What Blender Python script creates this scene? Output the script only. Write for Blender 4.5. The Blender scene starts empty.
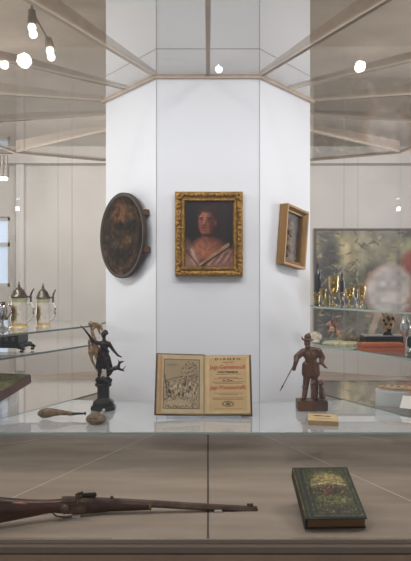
import bpy, bmesh, math, random
import numpy as np
from mathutils import Vector, Matrix
random.seed(7)
scene = bpy.context.scene
COL = scene.collection

# ---------------------------------------------------------------- camera, world, light, exposure
EYE = 1.53
F = 600.0                                   # focal length in pixels of the 411x561 frame
cam = bpy.data.cameras.new('camera')
cam.sensor_fit = 'VERTICAL'
cam.sensor_height = 24.0
cam.lens = 24.0 * F / 561.0
cam.shift_x = -2.5 / 561.0
cam.clip_start = 0.05
cam_o = bpy.data.objects.new('camera', cam)
cam_o.location = (0, 0, EYE)
cam_o.rotation_euler = (math.pi / 2, 0, 0)
COL.objects.link(cam_o)
scene.camera = cam_o

world = bpy.data.worlds.new('world')
scene.world = world
world.use_nodes = True
world.node_tree.nodes['Background'].inputs[0].default_value = (0.86, 0.90, 1.0, 1)
world.node_tree.nodes['Background'].inputs[1].default_value = 0.42

def area_light(name, loc, target, size, size_y, power, color):
    l = bpy.data.lights.new(name, 'AREA')
    l.shape = 'RECTANGLE'; l.size = size; l.size_y = size_y
    l.energy = power; l.color = color
    o = bpy.data.objects.new(name, l)
    o.location = loc
    o.rotation_euler = (Vector(target) - Vector(loc)).to_track_quat('-Z', 'Y').to_euler()
    COL.objects.link(o)
    return o
# fill lights added out of view below the case roof rim; gallery ceiling washes
area_light('case_fill_bar', (0, 2.15, 2.56), (0, 3.1, .95), 1.3, 0.10, 9.6, (0.97, 0.98, 1.0))
area_light('case_fill_bar', (-1.35, 2.75, 2.56), (-0.5, 3.5, 1.0), 0.9, 0.10, 11, (0.98, 0.98, 0.98))
area_light('case_fill_bar', (1.35, 2.75, 2.56), (0.5, 3.5, 1.0), 0.9, 0.10, 11, (0.98, 0.97, 0.98))
area_light('gallery_wash', (-2.2, 7.4, 3.4), (-2.0, 9.6, 1.2), 2.4, 0.4, 40, (0.99, 0.96, 0.94))
area_light('gallery_wash', (2.4, 7.4, 3.4), (2.2, 9.6, 1.2), 2.4, 0.4, 30, (0.95, 0.95, 1.0))
def spot(name, loc, target, power, angle, color=(1, .96, .91), r=.10):
    l = bpy.data.lights.new(name, 'SPOT')
    l.energy = power; l.spot_size = math.radians(angle); l.spot_blend = .6
    l.color = color; l.shadow_soft_size = r
    o = bpy.data.objects.new(name, l)
    o.location = loc
    o.rotation_euler = (Vector(target) - Vector(loc)).to_track_quat('-Z', 'Y').to_euler()
    COL.objects.link(o)
spot('pillar_fill_spot', (-1.1, 0.6, 3.5), (-0.4, 3.3, 2.5), 44, 60)  # added pair of spots without fixtures, brightening the upper pillar
spot('pillar_fill_spot', (1.1, 0.6, 3.5), (0.4, 3.3, 2.5), 44, 60)
area_light('ceiling_fill', (-3.6, 4.6, 1.9), (-1.6, 5.4, 3.6), 0.5, 3.4, 110, (0.98, 0.96, 0.94))  # added pair of unseen fill lights that brighten the room ceiling
area_light('ceiling_fill', (3.8, 4.6, 1.9), (1.8, 5.4, 3.6), 0.5, 3.4, 110, (0.97, 0.95, 0.96))

vs = scene.view_settings
scene.display_settings.display_device = 'sRGB'
vs.view_transform = 'Standard'
vs.look = 'None'
vs.exposure = 0.0
vs.gamma = 1.0
vs.use_curve_mapping = False

# ---------------------------------------------------------------- materials
def lin(c):
    c = c / 255.0
    return c / 12.92 if c <= 0.04045 else ((c + 0.055) / 1.055) ** 2.4
def rgb(r, g, b): return (lin(r), lin(g), lin(b), 1)

def mat(name, c1, rough=.5, metal=0.0, c2=None, scale=8.0, stretch=(1, 1, 1), bump=0.0, spec=.5, detail=4, emit=None, coat=0):
    m = bpy.data.materials.new(name); m.use_nodes = True
    nt = m.node_tree; b = nt.nodes['Principled BSDF']
    b.inputs['Base Color'].default_value = rgb(*c1)
    b.inputs['Roughness'].default_value = rough
    b.inputs['Metallic'].default_value = metal
    b.inputs['Specular IOR Level'].default_value = spec
    b.inputs['Coat Weight'].default_value = coat
    if emit:
        b.inputs['Emission Color'].default_value = rgb(*emit[0])
        b.inputs['Emission Strength'].default_value = emit[1]
    if c2 or bump:
        tc = nt.nodes.new('ShaderNodeTexCoord'); mp = nt.nodes.new('ShaderNodeMapping')
        mp.inputs['Scale'].default_value = stretch
        n = nt.nodes.new('ShaderNodeTexNoise'); n.inputs['Scale'].default_value = scale
        n.inputs['Detail'].default_value = detail
        nt.links.new(tc.outputs['Object'], mp.inputs[0]); nt.links.new(mp.outputs[0], n.inputs[0])
        if c2:
            r = nt.nodes.new('ShaderNodeValToRGB')
            r.color_ramp.elements[0].position = .3; r.color_ramp.elements[1].position = .7
            r.color_ramp.elements[0].color = rgb(*c1); r.color_ramp.elements[1].color = rgb(*c2)
            nt.links.new(n.outputs[0], r.inputs[0]); nt.links.new(r.outputs[0], b.inputs['Base Color'])
        if bump:
            bp = nt.nodes.new('ShaderNodeBump'); bp.inputs['Strength'].default_value = bump
            bp.inputs['Distance'].default_value = .01
            nt.links.new(n.outputs[0], bp.inputs['Height']); nt.links.new(bp.outputs[0], b.inputs['Normal'])
    return m

def glass(name, tint, base=.04, gloss=(1, 1, 1), power=5.0, rough=0.0):
    """clear glass: see-through with an angle dependent mirror reflection"""
    m = bpy.data.materials.new(name); m.use_nodes = True
    nt = m.node_tree; nt.nodes.clear()
    out = nt.nodes.new('ShaderNodeOutputMaterial'); mix = nt.nodes.new('ShaderNodeMixShader')
    tr = nt.nodes.new('ShaderNodeBsdfTransparent'); gl = nt.nodes.new('ShaderNodeBsdfGlossy')
    tr.inputs[0].default_value = (*tint, 1); gl.inputs[0].default_value = (*gloss, 1)
    gl.inputs['Roughness'].default_value = rough
    lw = nt.nodes.new('ShaderNodeLayerWeight'); lw.inputs[0].default_value = .5
    pw = nt.nodes.new('ShaderNodeMath'); pw.operation = 'POWER'; pw.inputs[1].default_value = power
    ma = nt.nodes.new('ShaderNodeMath'); ma.operation = 'MULTIPLY_ADD'
    ma.inputs[1].default_value = 1 - base; ma.inputs[2].default_value = base
    nt.links.new(lw.outputs['Facing'], pw.inputs[0]); nt.links.new(pw.outputs[0], ma.inputs[0])
    nt.links.new(ma.outputs[0], mix.inputs[0]); nt.links.new(tr.outputs[0], mix.inputs[1])
    nt.links.new(gl.outputs[0], mix.inputs[2]); nt.links.new(mix.outputs[0], out.inputs[0])
    return m

def satin_glass(name, amount):
    m = glass(name, (.985, .99, .99), .08, power=2.9)
    nt = m.node_tree; out = [n for n in nt.nodes if n.type == 'OUTPUT_MATERIAL'][0]
    src = out.inputs[0].links[0].from_socket
    df = nt.nodes.new('ShaderNodeBsdfDiffuse'); df.inputs[0].default_value = (.86, .89, .90, 1)
    mx = nt.nodes.new('ShaderNodeMixShader'); mx.inputs[0].default_value = amount
    nt.links.new(src, mx.inputs[1]); nt.links.new(df.outputs[0], mx.inputs[2]); nt.links.new(mx.outputs[0], out.inputs[0])
    return m

def paint_mat(name, rough=.5, spec=.4):
    m = bpy.data.materials.new(name); m.use_nodes = True
    nt = m.node_tree; b = nt.nodes['Principled BSDF']
    a = nt.nodes.new('ShaderNodeVertexColor'); a.layer_name = 'pigment'
    nt.links.new(a.outputs[0], b.inputs['Base Color'])
    b.inputs['Roughness'].default_value = rough; b.inputs['Specular IOR Level'].default_value = spec
    return m

M = {}
M['ceiling'] = mat('ceiling_concrete', (184, 173, 162), .8, c2=(162, 151, 140), scale=2.2, bump=.2, detail=8)
M['wall'] = mat('wall_plaster', (206, 201, 195), .85, c2=(198, 193, 187), scale=2)
M['room_floor'] = mat('floor_stone', (150, 140, 130), .5, c2=(135, 126, 116), scale=3)
M['pillar'] = mat('pillar_white_paint', (226, 227, 231), .55, c2=(222, 223, 228), scale=2)
M['seam'] = mat('dark_seam', (150, 149, 148), .7)
M['base'] = mat('case_floor_board', (172, 156, 140), .5, c2=(146, 132, 117), scale=3.0, stretch=(.6, 3.0, 1), detail=10, spec=.35)
M['groove'] = mat('floor_groove', (78, 68, 60), .8)
M['inlay'] = mat('floor_joint', (196, 184, 170), .6)
M['plinth'] = mat('plinth_brown', (186, 158, 132), .6, c2=(158, 136, 116), scale=4)
M['plinth_trim'] = mat('plinth_trim', (140, 126, 112), .6)
M['rimdark'] = mat('plinth_edge', (88, 78, 70), .5)
M['steel'] = mat('brushed_bronze_steel', (192, 174, 157), .45, .15, c2=(176, 158, 142), scale=20)
M['steel_light'] = mat('rib_edge_steel', (222, 208, 193), .4, .2)
M['glass'] = glass('clear_glass', (.98, .983, .98), .022)
M['roofglass'] = glass('roof_glass', (.955, .95, .94), .05)
M['shelfglass'] = glass('shelf_glass', (.985, .99, .99), .05, power=4.2)
M['glassedge'] = mat('green_glass_edge', (150, 176, 166), .15, c2=(172, 192, 184), scale=5, coat=.5)
M['glassedge_dark'] = mat('dark_glass_edge', (92, 104, 98), .2, c2=(112, 122, 116), scale=5)
M['satin'] = satin_glass('satin_shelf_glass', .20)
M['acrylic'] = satin_glass('acrylic', .16)
M['frost'] = satin_glass('frosted_acrylic', .34)
M['cable'] = mat('cable', (150, 148, 148), .7, .2)
M['gold'] = mat('gilded_wood', (172, 130, 58), .42, .6, c2=(112, 80, 32), scale=55, bump=.9)
M['gold_dark'] = mat('worn_gilding', (128, 104, 54), .5, .5, c2=(84, 66, 34), scale=60, bump=.6)
M['boxframe'] = mat('ochre_frame_wood', (156, 116, 62), .45, .2, c2=(122, 88, 44), scale=14, stretch=(1, 1, .3))
M['paint'] = paint_mat('painted_surface', .5)
M['dull'] = paint_mat('dull_old_paint', .85, .15)
M['paper'] = paint_mat('printed_paper', .8, .2)
M['paintgloss'] = paint_mat('varnished_picture', .5, .3)
M['leather'] = mat('brown_leather', (104, 72, 46), .55, c2=(78, 52, 34), scale=30)
M['bronze'] = mat('dark_bronze', (50, 37, 31), .32, .5, c2=(28, 21, 18), scale=40)
M['gilt'] = mat('gilt_bronze', (176, 146, 106), .4, .35, c2=(122, 94, 64), scale=60)
M['basebl'] = mat('black_stone', (32, 26, 24), .2, c2=(22, 18, 17), scale=20)
M['wood'] = mat('carved_walnut', (108, 70, 44), .4, c2=(66, 40, 25), scale=22, stretch=(1, 1, .35), bump=.3)
M['stock'] = mat('rifle_walnut', (88, 50, 36), .3, c2=(44, 28, 22), scale=18, stretch=(.2, 1, 1))
M['steelgun'] = mat('browned_gun_steel', (122, 102, 88), .32, .7, c2=(84, 69, 61), scale=18)
M['brass'] = mat('aged_brass', (150, 122, 76), .35, .8)
M['bone'] = mat('bone_inlay', (206, 196, 178), .5)
M['porcelain'] = mat('white_glazed_porcelain', (222, 216, 204), .15, coat=.4)
M['pewter'] = mat('dark_pewter', (112, 102, 92), .32, .7, c2=(84, 76, 68), scale=30)
M['black'] = mat('black_lacquer', (30, 28, 28), .3)
M['orange'] = mat('orange_leather', (176, 96, 56), .5, c2=(158, 82, 48), scale=10)
M['white'] = mat('white_card', (228, 222, 212), .7)
M['casket'] = mat('brown_casket_wood', (112, 80, 66), .5, c2=(90, 62, 52), scale=14)
M['silver'] = mat('silver', (200, 198, 196), .2, .9)
M['tan'] = mat('carved_antler', (206, 172, 132), .5, c2=(174, 138, 100), scale=40)
M['amber'] = glass('amber_glass', (.93, .85, .60), .14, (1, .93, .72), 2.5)
M['cleargoblet'] = glass('crystal', (.90, .89, .85), .16, power=3)
M['lampbody'] = mat('lamp_housing', (128, 120, 112), .4, .3)
M['bulb'] = mat('lit_bulb', (255, 250, 240), .3, emit=((255, 248, 238), 110))
M['bulb_soft'] = mat('soft_lit_bulb', (255, 250, 240), .3, emit=((255, 248, 238), 5))
M['winpane'] = mat('daylit_pane', (200, 212, 226), .2, emit=((178, 196, 220), .75))
M['winframe'] = mat('window_frame_paint', (206, 202, 198), .5)
M['red_ink'] = mat('red_ink', (178, 84, 58), .8)
M['black_ink'] = mat('black_ink', (58, 42, 34), .8)
M['pageedge'] = mat('page_edges', (184, 158, 116), .8, c2=(158, 130, 90), scale=60, stretch=(.05, .05, 3))
M['greencloth'] = mat('dark_green_cloth', (38, 48, 37), .6, c2=(30, 39, 30), scale=30)
M['edgebrown'] = mat('brown_page_block', (128, 92, 54), .7, c2=(104, 72, 42), scale=80, stretch=(.05, .05, 3))
M['shellbrown'] = mat('mottled_horn', (124, 106, 84), .4, c2=(74, 58, 46), scale=50, bump=.4)
M['hornlight'] = mat('brown_horn', (132, 106, 74), .4, c2=(84, 62, 46), scale=45, bump=.3)
M['grass'] = mat('painted_grass', (150, 148, 96), .7, c2=(206, 200, 176), scale=60, bump=.5)
M['horsebr'] = mat('painted_horse', (208, 176, 146), .5, c2=(150, 100, 66), scale=50)
M['shell'] = mat('pale_shell', (226, 216, 202), .4, c2=(196, 180, 160), scale=40, bump=.5)
M['bush'] = mat('painted_bush', (120, 92, 66), .7, c2=(86, 80, 50), scale=60, bump=.6)
M['smoke'] = mat('dark_bottle_glass', (40, 38, 44), .12, coat=.5)

# ---------------------------------------------------------------- mesh helpers
class MB:
    def __init__(s): s.bm = bmesh.new()
    def box(s, c, size, rot=None, bevel=0):
        r = bmesh.ops.create_cube(s.bm, size=1)
        m = Matrix.Translation(c) @ (rot.to_4x4() if rot else Matrix.Identity(4)) @ Matrix.Diagonal((*size, 1))
        bmesh.ops.transform(s.bm, matrix=m, verts=r['verts'])
        if bevel:
            es = list({e for v in r['verts'] for e in v.link_edges})
            bmesh.ops.bevel(s.bm, geom=es, offset=bevel, segments=2, affect='EDGES', clamp_overlap=True)
        return s
    def tube(s, p0, p1, r0, r1=None, seg=12, caps=True):
        if r1 is None: r1 = r0
        p0, p1 = Vector(p0), Vector(p1); d = p1 - p0
        r = bmesh.ops.create_cone(s.bm, cap_ends=caps, segments=seg, radius1=max(r0, 1e-4), radius2=max(r1, 1e-4), depth=d.length)
        m = Matrix.Translation((p0 + p1) / 2) @ d.to_track_quat('Z', 'Y').to_matrix().to_4x4()
        bmesh.ops.transform(s.bm, matrix=m, verts=r['verts']); return s
    def ball(s, c, rad, seg=12, rot=None):
        if not hasattr(rad, '__len__'): rad = (rad,) * 3
        r = bmesh.ops.create_uvsphere(s.bm, u_segments=seg, v_segments=max(6, seg * 2 // 3), radius=1)
        m = Matrix.Translation(c) @ (rot.to_4x4() if rot else Matrix.Identity(4)) @ Matrix.Diagonal((*rad, 1))
        bmesh.ops.transform(s.bm, matrix=m, verts=r['verts']); return s
    def path(s, pts, radii, seg=10):
        if not hasattr(radii, '__len__'): radii = [radii] * len(pts)
        pts = [Vector(p) for p in pts]
        rings = []; up = Vector((0, 0, 1))
        for i, p in enumerate(pts):
            t = (pts[min(i + 1, len(pts) - 1)] - pts[max(i - 1, 0)]).normalized()
            a = t.cross(up)
            if a.length < .05: a = t.cross(Vector((0, 1, 0)))
            a.normalize(); b = t.cross(a).normalized()
            rings.append([s.bm.verts.new(p + radii[i] * (math.cos(2 * math.pi * k / seg) * a + math.sin(2 * math.pi * k / seg) * b)) for k in range(seg)])
        for i in range(len(rings) - 1):
            for k in range(seg):
                s.bm.faces.new((rings[i][k], rings[i][(k + 1) % seg], rings[i + 1][(k + 1) % seg], rings[i + 1][k]))
        s.bm.faces.new(rings[0][::-1]); s.bm.faces.new(rings[-1]); return s
    def lathe(s, prof, c=(0, 0, 0), seg=24, rot=None, closed=False):
        c = Vector(c); rings = []
        for r, z in prof:
            ring = []
            for k in range(seg):
                a = 2 * math.pi * k / seg
                v = Vector((max(r, 1e-4) * math.cos(a), max(r, 1e-4) * math.sin(a), z))
                if rot: v = rot @ v
                ring.append(s.bm.verts.new(c + v))
            rings.append(ring)
        n = len(rings)
        for i in range(n if closed else n - 1):
            A, B = rings[i], rings[(i + 1) % n]
            for k in range(seg):
                s.bm.faces.new((A[k], A[(k + 1) % seg], B[(k + 1) % seg], B[k]))
        if not closed:
            s.bm.faces.new(rings[0][::-1]); s.bm.faces.new(rings[-1])
        return s
    def prism(s, pts, z0, z1, edge_index=None):
        lo = [s.bm.verts.new((p[0], p[1], z0)) for p in pts]
        hi = [s.bm.verts.new((p[0], p[1], z1)) for p in pts]
        s.bm.faces.new(lo[::-1]); s.bm.faces.new(hi)
        n = len(pts)
        for k in range(n):
            f = s.bm.faces.new((lo[k], lo[(k + 1) % n], hi[(k + 1) % n], hi[k]))
            if edge_index is not None: f.material_index = edge_index
        return s
    def poly(s, verts, thick_vec):
        """extrude a planar 3-D outline along thick_vec"""
        t = Vector(thick_vec)
        a = [s.bm.verts.new(Vector(v)) for v in verts]; b = [s.bm.verts.new(Vector(v) + t) for v in verts]
        s.bm.faces.new(a[::-1]); s.bm.faces.new(b); n = len(a)
        for k in range(n): s.bm.faces.new((a[k], a[(k + 1) % n], b[(k + 1) % n], b[k]))
        return s
    def loft(s, secs, seg=14):
        """secs: (centre, ry, rz) ellipses in the YZ plane, strung along X"""
        rings = []
        for c, ry, rz in secs:
            rings.append([s.bm.verts.new((c[0], c[1] + ry * math.cos(2 * math.pi * k / seg), c[2] + rz * math.sin(2 * math.pi * k / seg))) for k in range(seg)])
        for i in range(len(rings) - 1):
            for k in range(seg):
                s.bm.faces.new((rings[i][k], rings[i][(k + 1) % seg], rings[i + 1][(k + 1) % seg], rings[i + 1][k]))
        s.bm.faces.new(rings[0][::-1]); s.bm.faces.new(rings[-1]); return s
    def build(s, name, mats, parent=None, smooth=False, off=None):
        bmesh.ops.recalc_face_normals(s.bm, faces=s.bm.faces[:])
        if off is not None: bmesh.ops.translate(s.bm, vec=-Vector(off), verts=s.bm.verts[:])
        me = bpy.data.meshes.new(name); s.bm.to_mesh(me); s.bm.free()
        for m in (mats if isinstance(mats, (list, tuple)) else [mats]): me.materials.append(m)
        if smooth:
            me.polygons.foreach_set('use_smooth', [True] * len(me.polygons))
            try: me.set_sharp_from_angle(angle=math.radians(40))
            except Exception: pass
        o = bpy.data.objects.new(name, me); COL.objects.link(o)
        if parent: o.parent = parent
        return o

def tag(o, label, cat, group=None, kind=None):
    if label: o['label'] = label
    if cat: o['category'] = cat
    if group: o['group'] = group
    if kind: o['kind'] = kind
    return o
def structure(o):
    o['kind'] = 'structure'; return o
def thing(name, label, cat, loc, rot=(0, 0, 0), group=None):
    o = bpy.data.objects.new(name, None); o.empty_display_size = .05
    o.location = loc; o.rotation_euler = rot; COL.objects.link(o)
    return tag(o, label, cat, group)
def P(px, py, d): return Vector(((px - 208) * d / F, d, EYE + (281 - py) * d / F))
def at(px, d, z): return Vector(((px - 208) * d / F, d, z))

def sculpt(name, shapes, voxel, m, parent, off, smooth_it=2):
    """carved or cast figure: tapered limbs and masses fused into one continuous surface"""
    b = MB()
    for s in shapes:
        if s[0] == 'c':
            _, p0, r0, p1, r1 = s
            b.tube(p0, p1, r0, r1, 12); b.ball(p0, r0, 12); b.ball(p1, r1, 12)
        elif s[0] == 'e': b.ball(s[1], s[2], 14, s[3] if len(s) > 3 else None)
        elif s[0] == 'b': b.box(s[1], s[2], s[3] if len(s) > 3 else None)
    o = b.build(name + '_raw', m, None, off=off)
    md = o.modifiers.new('r', 'REMESH'); md.mode = 'VOXEL'; md.voxel_size = voxel; md.use_smooth_shade = True
    sm = o.modifiers.new('s', 'SMOOTH'); sm.iterations = smooth_it; sm.factor = .5
    dg = bpy.context.evaluated_depsgraph_get(); dg.update()
    me = bpy.data.meshes.new_from_object(o.evaluated_get(dg)); me.name = name
    bpy.data.objects.remove(o)
    if not me.materials: me.materials.append(m)
    n = bpy.data.objects.new(name, me); COL.objects.link(n); n.parent = parent
    return n

# ---- painted pictures: a fine grid whose vertices carry pigment colours
class Canvas:
    def __init__(s, nx, ny, base):
        s.nx, s.ny = nx, ny
        s.a = np.zeros((ny, nx, 3)); s.a[:] = base
        s.X, s.Y = np.meshgrid(np.linspace(0, 1, nx), np.linspace(0, 1, ny))   # Y down
        s.asp = ny / nx
    def blend(s, mask, col, al=1.0):
        s.a = s.a * (1 - mask[..., None] * al) + np.array(col, float) * mask[..., None] * al
    def ell(s, x, y, rx, ry, col, soft=.3, rot=0, al=1.0):
        c, sn = math.cos(rot), math.sin(rot)
        dx, dy = s.X - x, s.Y - y
        u = (dx * c + dy * sn) / rx; v = (-dx * sn + dy * c) / ry
        r = np.sqrt(u * u + v * v)
        s.blend(np.clip((1 + soft / 2 - r) / max(soft, 1e-3), 0, 1), col, al)
    def rect(s, x0, y0, x1, y1, col, soft=.01, al=1.0):
        mx = np.clip((s.X - x0) / soft, 0, 1) * np.clip((x1 - s.X) / soft, 0, 1)
        my = np.clip((s.Y - y0) / soft, 0, 1) * np.clip((y1 - s.Y) / soft, 0, 1)
        s.blend(mx * my, col, al)
    def line(s, x0, y0, x1, y1, w, col, al=1.0, soft=.4):
        dx, dy = x1 - x0, y1 - y0; L = dx * dx + dy * dy + 1e-9
        t = np.clip(((s.X - x0) * dx + (s.Y - y0) * dy) / L, 0, 1)
        r = np.sqrt((s.X - x0 - t * dx) ** 2 + (s.Y - y0 - t * dy) ** 2) / w
        s.blend(np.clip((1 - r) / soft, 0, 1), col, al)
    def noise(s, amt, cells, seed=0, tint=(1, 1, 1)):
        rs = np.random.RandomState(seed); cy = max(2, int(cells * s.asp))
        g = rs.rand(cy + 2, cells + 2)
        fx, fy = s.X * cells, s.Y * cy
        ix, iy = fx.astype(int), fy.astype(int); u, v = fx - ix, fy - iy
        u = u * u * (3 - 2 * u); v = v * v * (3 - 2 * v)
        n = g[iy, ix] * (1 - u) * (1 - v) + g[iy, ix + 1] * u * (1 - v) + g[iy + 1, ix] * (1 - u) * v + g[iy + 1, ix + 1] * u * v
        s.a = np.clip(s.a * (1 + amt * (n - .5)[..., None] * np.array(tint)), 0, 255)
    def panel(s, name, w, h, m, parent, loc, rot=Matrix.Identity(3), thick=.003, dome=0.0, round_=False):
        """rectangle (or disc) in local XZ facing -Y, centred at loc"""
        X = (s.X - .5) * w; Z = (.5 - s.Y) * h; Yy = np.zeros_like(X)
        if round_:
            # map the square grid onto a disc
            a, b = s.X * 2 - 1, s.Y * 2 - 1
            u = a * np.sqrt(1 - b * b / 2); v = b * np.sqrt(1 - a * a / 2)
            X = u * w / 2; Z = -v * h / 2
            Yy = -dome * (1 - (u * u + v * v))
        co = np.stack([X, Yy, Z], -1).reshape(-1, 3) @ np.array(rot.transposed()) + np.array(loc)
        nx, ny = s.nx, s.ny
        idx = np.arange(nx * ny).reshape(ny, nx)
        f = np.stack([idx[1:, :-1], idx[1:, 1:], idx[:-1, 1:], idx[:-1, :-1]], -1).reshape(-1, 4)
        me = bpy.data.meshes.new(name)
        me.from_pydata([tuple(c) for c in co], [], [tuple(map(int, q)) for q in f])
        c = s.a.reshape(-1, 3) / 255.0
        l = np.where(c <= .04045, c / 12.92, ((c + .055) / 1.055) ** 2.4)
        l = np.concatenate([l, np.ones((len(l), 1))], 1)
        at_ = me.color_attributes.new('pigment', 'FLOAT_COLOR', 'POINT')
        at_.data.foreach_set('color', l.astype(np.float32).ravel())
        me.materials.append(m)
        me.polygons.foreach_set('use_smooth', [True] * len(me.polygons))
        o = bpy.data.objects.new(name, me); COL.objects.link(o)
        if parent: o.parent = parent
        if thick:
            sd = o.modifiers.new('thickness', 'SOLIDIFY'); sd.thickness = thick; sd.offset = -1
        return o

def text_mesh(name, body, size, m, parent, loc, rot=(math.pi / 2, 0, 0), width=None):
    cu = bpy.data.curves.new(name, 'FONT'); cu.body = body; cu.size = size
    cu.align_x = 'CENTER'; cu.align_y = 'CENTER'; cu.extrude = .0002; cu.offset = size * .012
    o = bpy.data.objects.new('t', cu); COL.objects.link(o)
    dg = bpy.context.evaluated_depsgraph_get(); dg.update()
    me = bpy.data.meshes.new_from_object(o.evaluated_get(dg)); me.name = name
    bpy.data.objects.remove(o)
    xs = [v.co.x for v in me.vertices]
    k = width / (max(xs) - min(xs)) if width else 1
    for v in me.vertices: v.co.x *= k
    me.materials.clear(); me.materials.append(m)
    n = bpy.data.objects.new(name, me); COL.objects.link(n)
    n.location = loc; n.rotation_euler = rot; n.parent = parent
    return n

# ---------------------------------------------------------------- the room
RW, CEIL, X0, X1 = 9.6, EYE + 2.1, -5.2, 5.6
b = MB(); b.box(((X0 + X1) / 2, 4.0, -.05), (X1 - X0, 11.6, .1)); structure(b.build('floor', M['room_floor']))
b = MB(); b.box(((X0 + X1) / 2, 4.0, CEIL + .05), (X1 - X0, 11.6, .1)); structure(b.build('ceiling', M['ceiling']))
b = MB(); b.box((X0 - .05, 4.0, CEIL / 2), (.1, 11.6, CEIL)); structure(b.build('wall_left', M['wall']))
b = MB(); b.box((X1 + .05, 4.0, CEIL / 2), (.1, 11.6, CEIL)); structure(b.build('wall_right', M['wall']))
# back wall with a window opening on the left
wl, wr, wb, wt = -4.3, -3.17, EYE - .10, EYE + 1.02
b = MB()
b.box(((X0 + wl) / 2, RW + .1, CEIL / 2), (wl - X0, .2, CEIL))
b.box(((wr + X1) / 2, RW + .1, CEIL / 2), (X1 - wr, .2, CEIL))
b.box(((wl + wr) / 2, RW + .1, wb / 2), (wr - wl, .2, wb))
b.box(((wl + wr) / 2, RW + .1, (wt + CEIL) / 2), (wr - wl, .2, CEIL - wt))
structure(b.build('wall_back', M['wall']))
w = MB(); w.box(((wl + wr) / 2, RW + .12, (wb + wt) / 2), (wr - wl, .01, wt - wb))
win = structure(w.build('window_1', M['winpane']))
w = MB()
for x in (wl + .025, wr - .025): w.box((x, RW + .08, (wb + wt) / 2), (.05, .06, wt - wb))
for z in (wb + .025, wt - .025, EYE + .58): w.box(((wl + wr) / 2, RW + .08, z), (wr - wl, .06, .06))
w.box(((wl + wr) / 2 - .1, RW + .08, (wb + wt) / 2), (.05, .06, wt - wb))
fr = w.build('window_frame', M['winframe'], win)
b = MB(); b.box(((X0 + X1) / 2, RW - .1, EYE + 1.97), (X1 - X0, .2, .26)); structure(b.build('trim_1', M['wall']))
b = MB(); b.box((-2.98, RW - .05, 1.75), (.12, .1, 3.3)); structure(b.build('trim_2', M['winframe']))

# ---------------------------------------------------------------- heptagonal pillar and display case
CY = 3.84; RI = .645; RO = 2.13; ZB = .70; ZT = EYE + 1.10; ZS = EYE - .663
N7 = 7
def hept(R, k):
    a = math.pi * (2 * k + 1) / N7
    return Vector((R * math.sin(a), CY - R * math.cos(a)))
def midp(R, k):
    return (hept(R, k) + hept(R, k - 1)) / 2
pil = MB(); pil.prism([hept(RI, k) for k in range(N7)], 0, CEIL); structure(pil.build('wall_pillar', M['pillar']))
sm_ = MB()
for k in (-1, 0):
    c = hept(RI + .002, k); sm_.tube((c.x, c.y, .72), (c.x, c.y, CEIL), .0015, seg=6)
structure(sm_.build('trim_3', M['seam']))
sm2 = MB()
for k in (-1, 0, 1):
    a_, b_ = hept(RI + .001, k - 1), hept(RI + .001, k)
    m_ = (a_ + b_) / 2; ang = math.atan2(b_.y - a_.y, b_.x - a_.x)
    sm2.box((m_.x, m_.y, EYE + 1.258), ((b_ - a_).length, .003, .006), Matrix.Rotation(ang, 3, 'Z'))
structure(sm2.build('trim_4', M['seam']))

case = thing('display_case', 'large seven-sided glass display case around a white pillar with metal ribbed glass roof', 'display case', (0, CY, 0))
OFF = (0, CY, 0)
b = MB()
for k in range(N7):
    i0, i1, o0, o1 = hept(RI + .004, k - 1), hept(RI + .004, k), hept(RO, k - 1), hept(RO, k)
    vs_ = [b.bm.verts.new((v.x, v.y, z)) for z in (ZB, ZB - .03) for v in (i0, o0, o1, i1)]
    b.bm.faces.new(vs_[:4]); b.bm.faces.new(vs_[4:][::-1])
    for q in range(4): b.bm.faces.new((vs_[q], vs_[(q + 1) % 4], vs_[4 + (q + 1) % 4], vs_[4 + q]))
cf = b.build('case_floor', M['base'], case, off=OFF)
def strip(pa, pb, w, z, bb):
    d = pb - pa; m_ = (pa + pb) / 2
    bb.box((m_.x, m_.y, z), (d.length, w, .0016), Matrix.Rotation(math.atan2(d.y, d.x), 3, 'Z'))
b = MB()
for k in range(N7):
    strip(hept(RI + .01, k), hept(RO - .01, k), .006, ZB + .0006, b)
    if k != 0: strip(midp(RI + .01, k), midp(RO - .01, k), .006, ZB + .0006, b)
b.build('floor_joints', M['inlay'], cf, off=OFF)
b = MB(); strip(midp(RI + .01, 0), midp(RO - .01, 0), .007, ZB + .0006, b); b.build('floor_groove', M['groove'], cf, off=OFF)
b = MB(); b.prism([hept(RO + .030, k) for k in range(N7)], ZB - .031, ZB - .012); b.build('base_rim', M['plinth_trim'], case, off=OFF)
b = MB(); b.prism([hept(RO + .022, k) for k in range(N7)], ZB - .036, ZB - .0312); b.build('shadow_gap', M['rimdark'], case, off=OFF)
b = MB(); b.prism([hept(RO + .03, k) for k in range(N7)], 0.0, ZB - .0362); b.build('plinth', M['plinth'], case, off=OFF)
def wallquad(pa, pb, z0, z1, t, bb):
    d = (pb - pa); n = Vector((d.y, -d.x)).normalized() * t
    bb.poly([(pa.x, pa.y, z0), (pb.x, pb.y, z0), (pb.x, pb.y, z1), (pa.x, pa.y, z1)], (-n.x, -n.y, 0))
for k in range(N7):
    a_, c_ = hept(RO - .004, k - 1), hept(RO - .004, k)
    d = (c_ - a_).normalized() * .0015
    b = MB(); wallquad(a_ + d, c_ - d, ZB + .001, ZT - .001, .010, b)
    b.build('glass_pane', M['glass'], case, off=OFF)
for k in range(N7):
    b = MB(); b.prism([hept(RI + .012, k - 1), hept(RO - .02, k - 1), hept(RO - .02, k), hept(RI + .012, k)], ZT + .002, ZT + .012)
    b.build('roof_pane', M['roofglass'], case, off=OFF)
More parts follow.
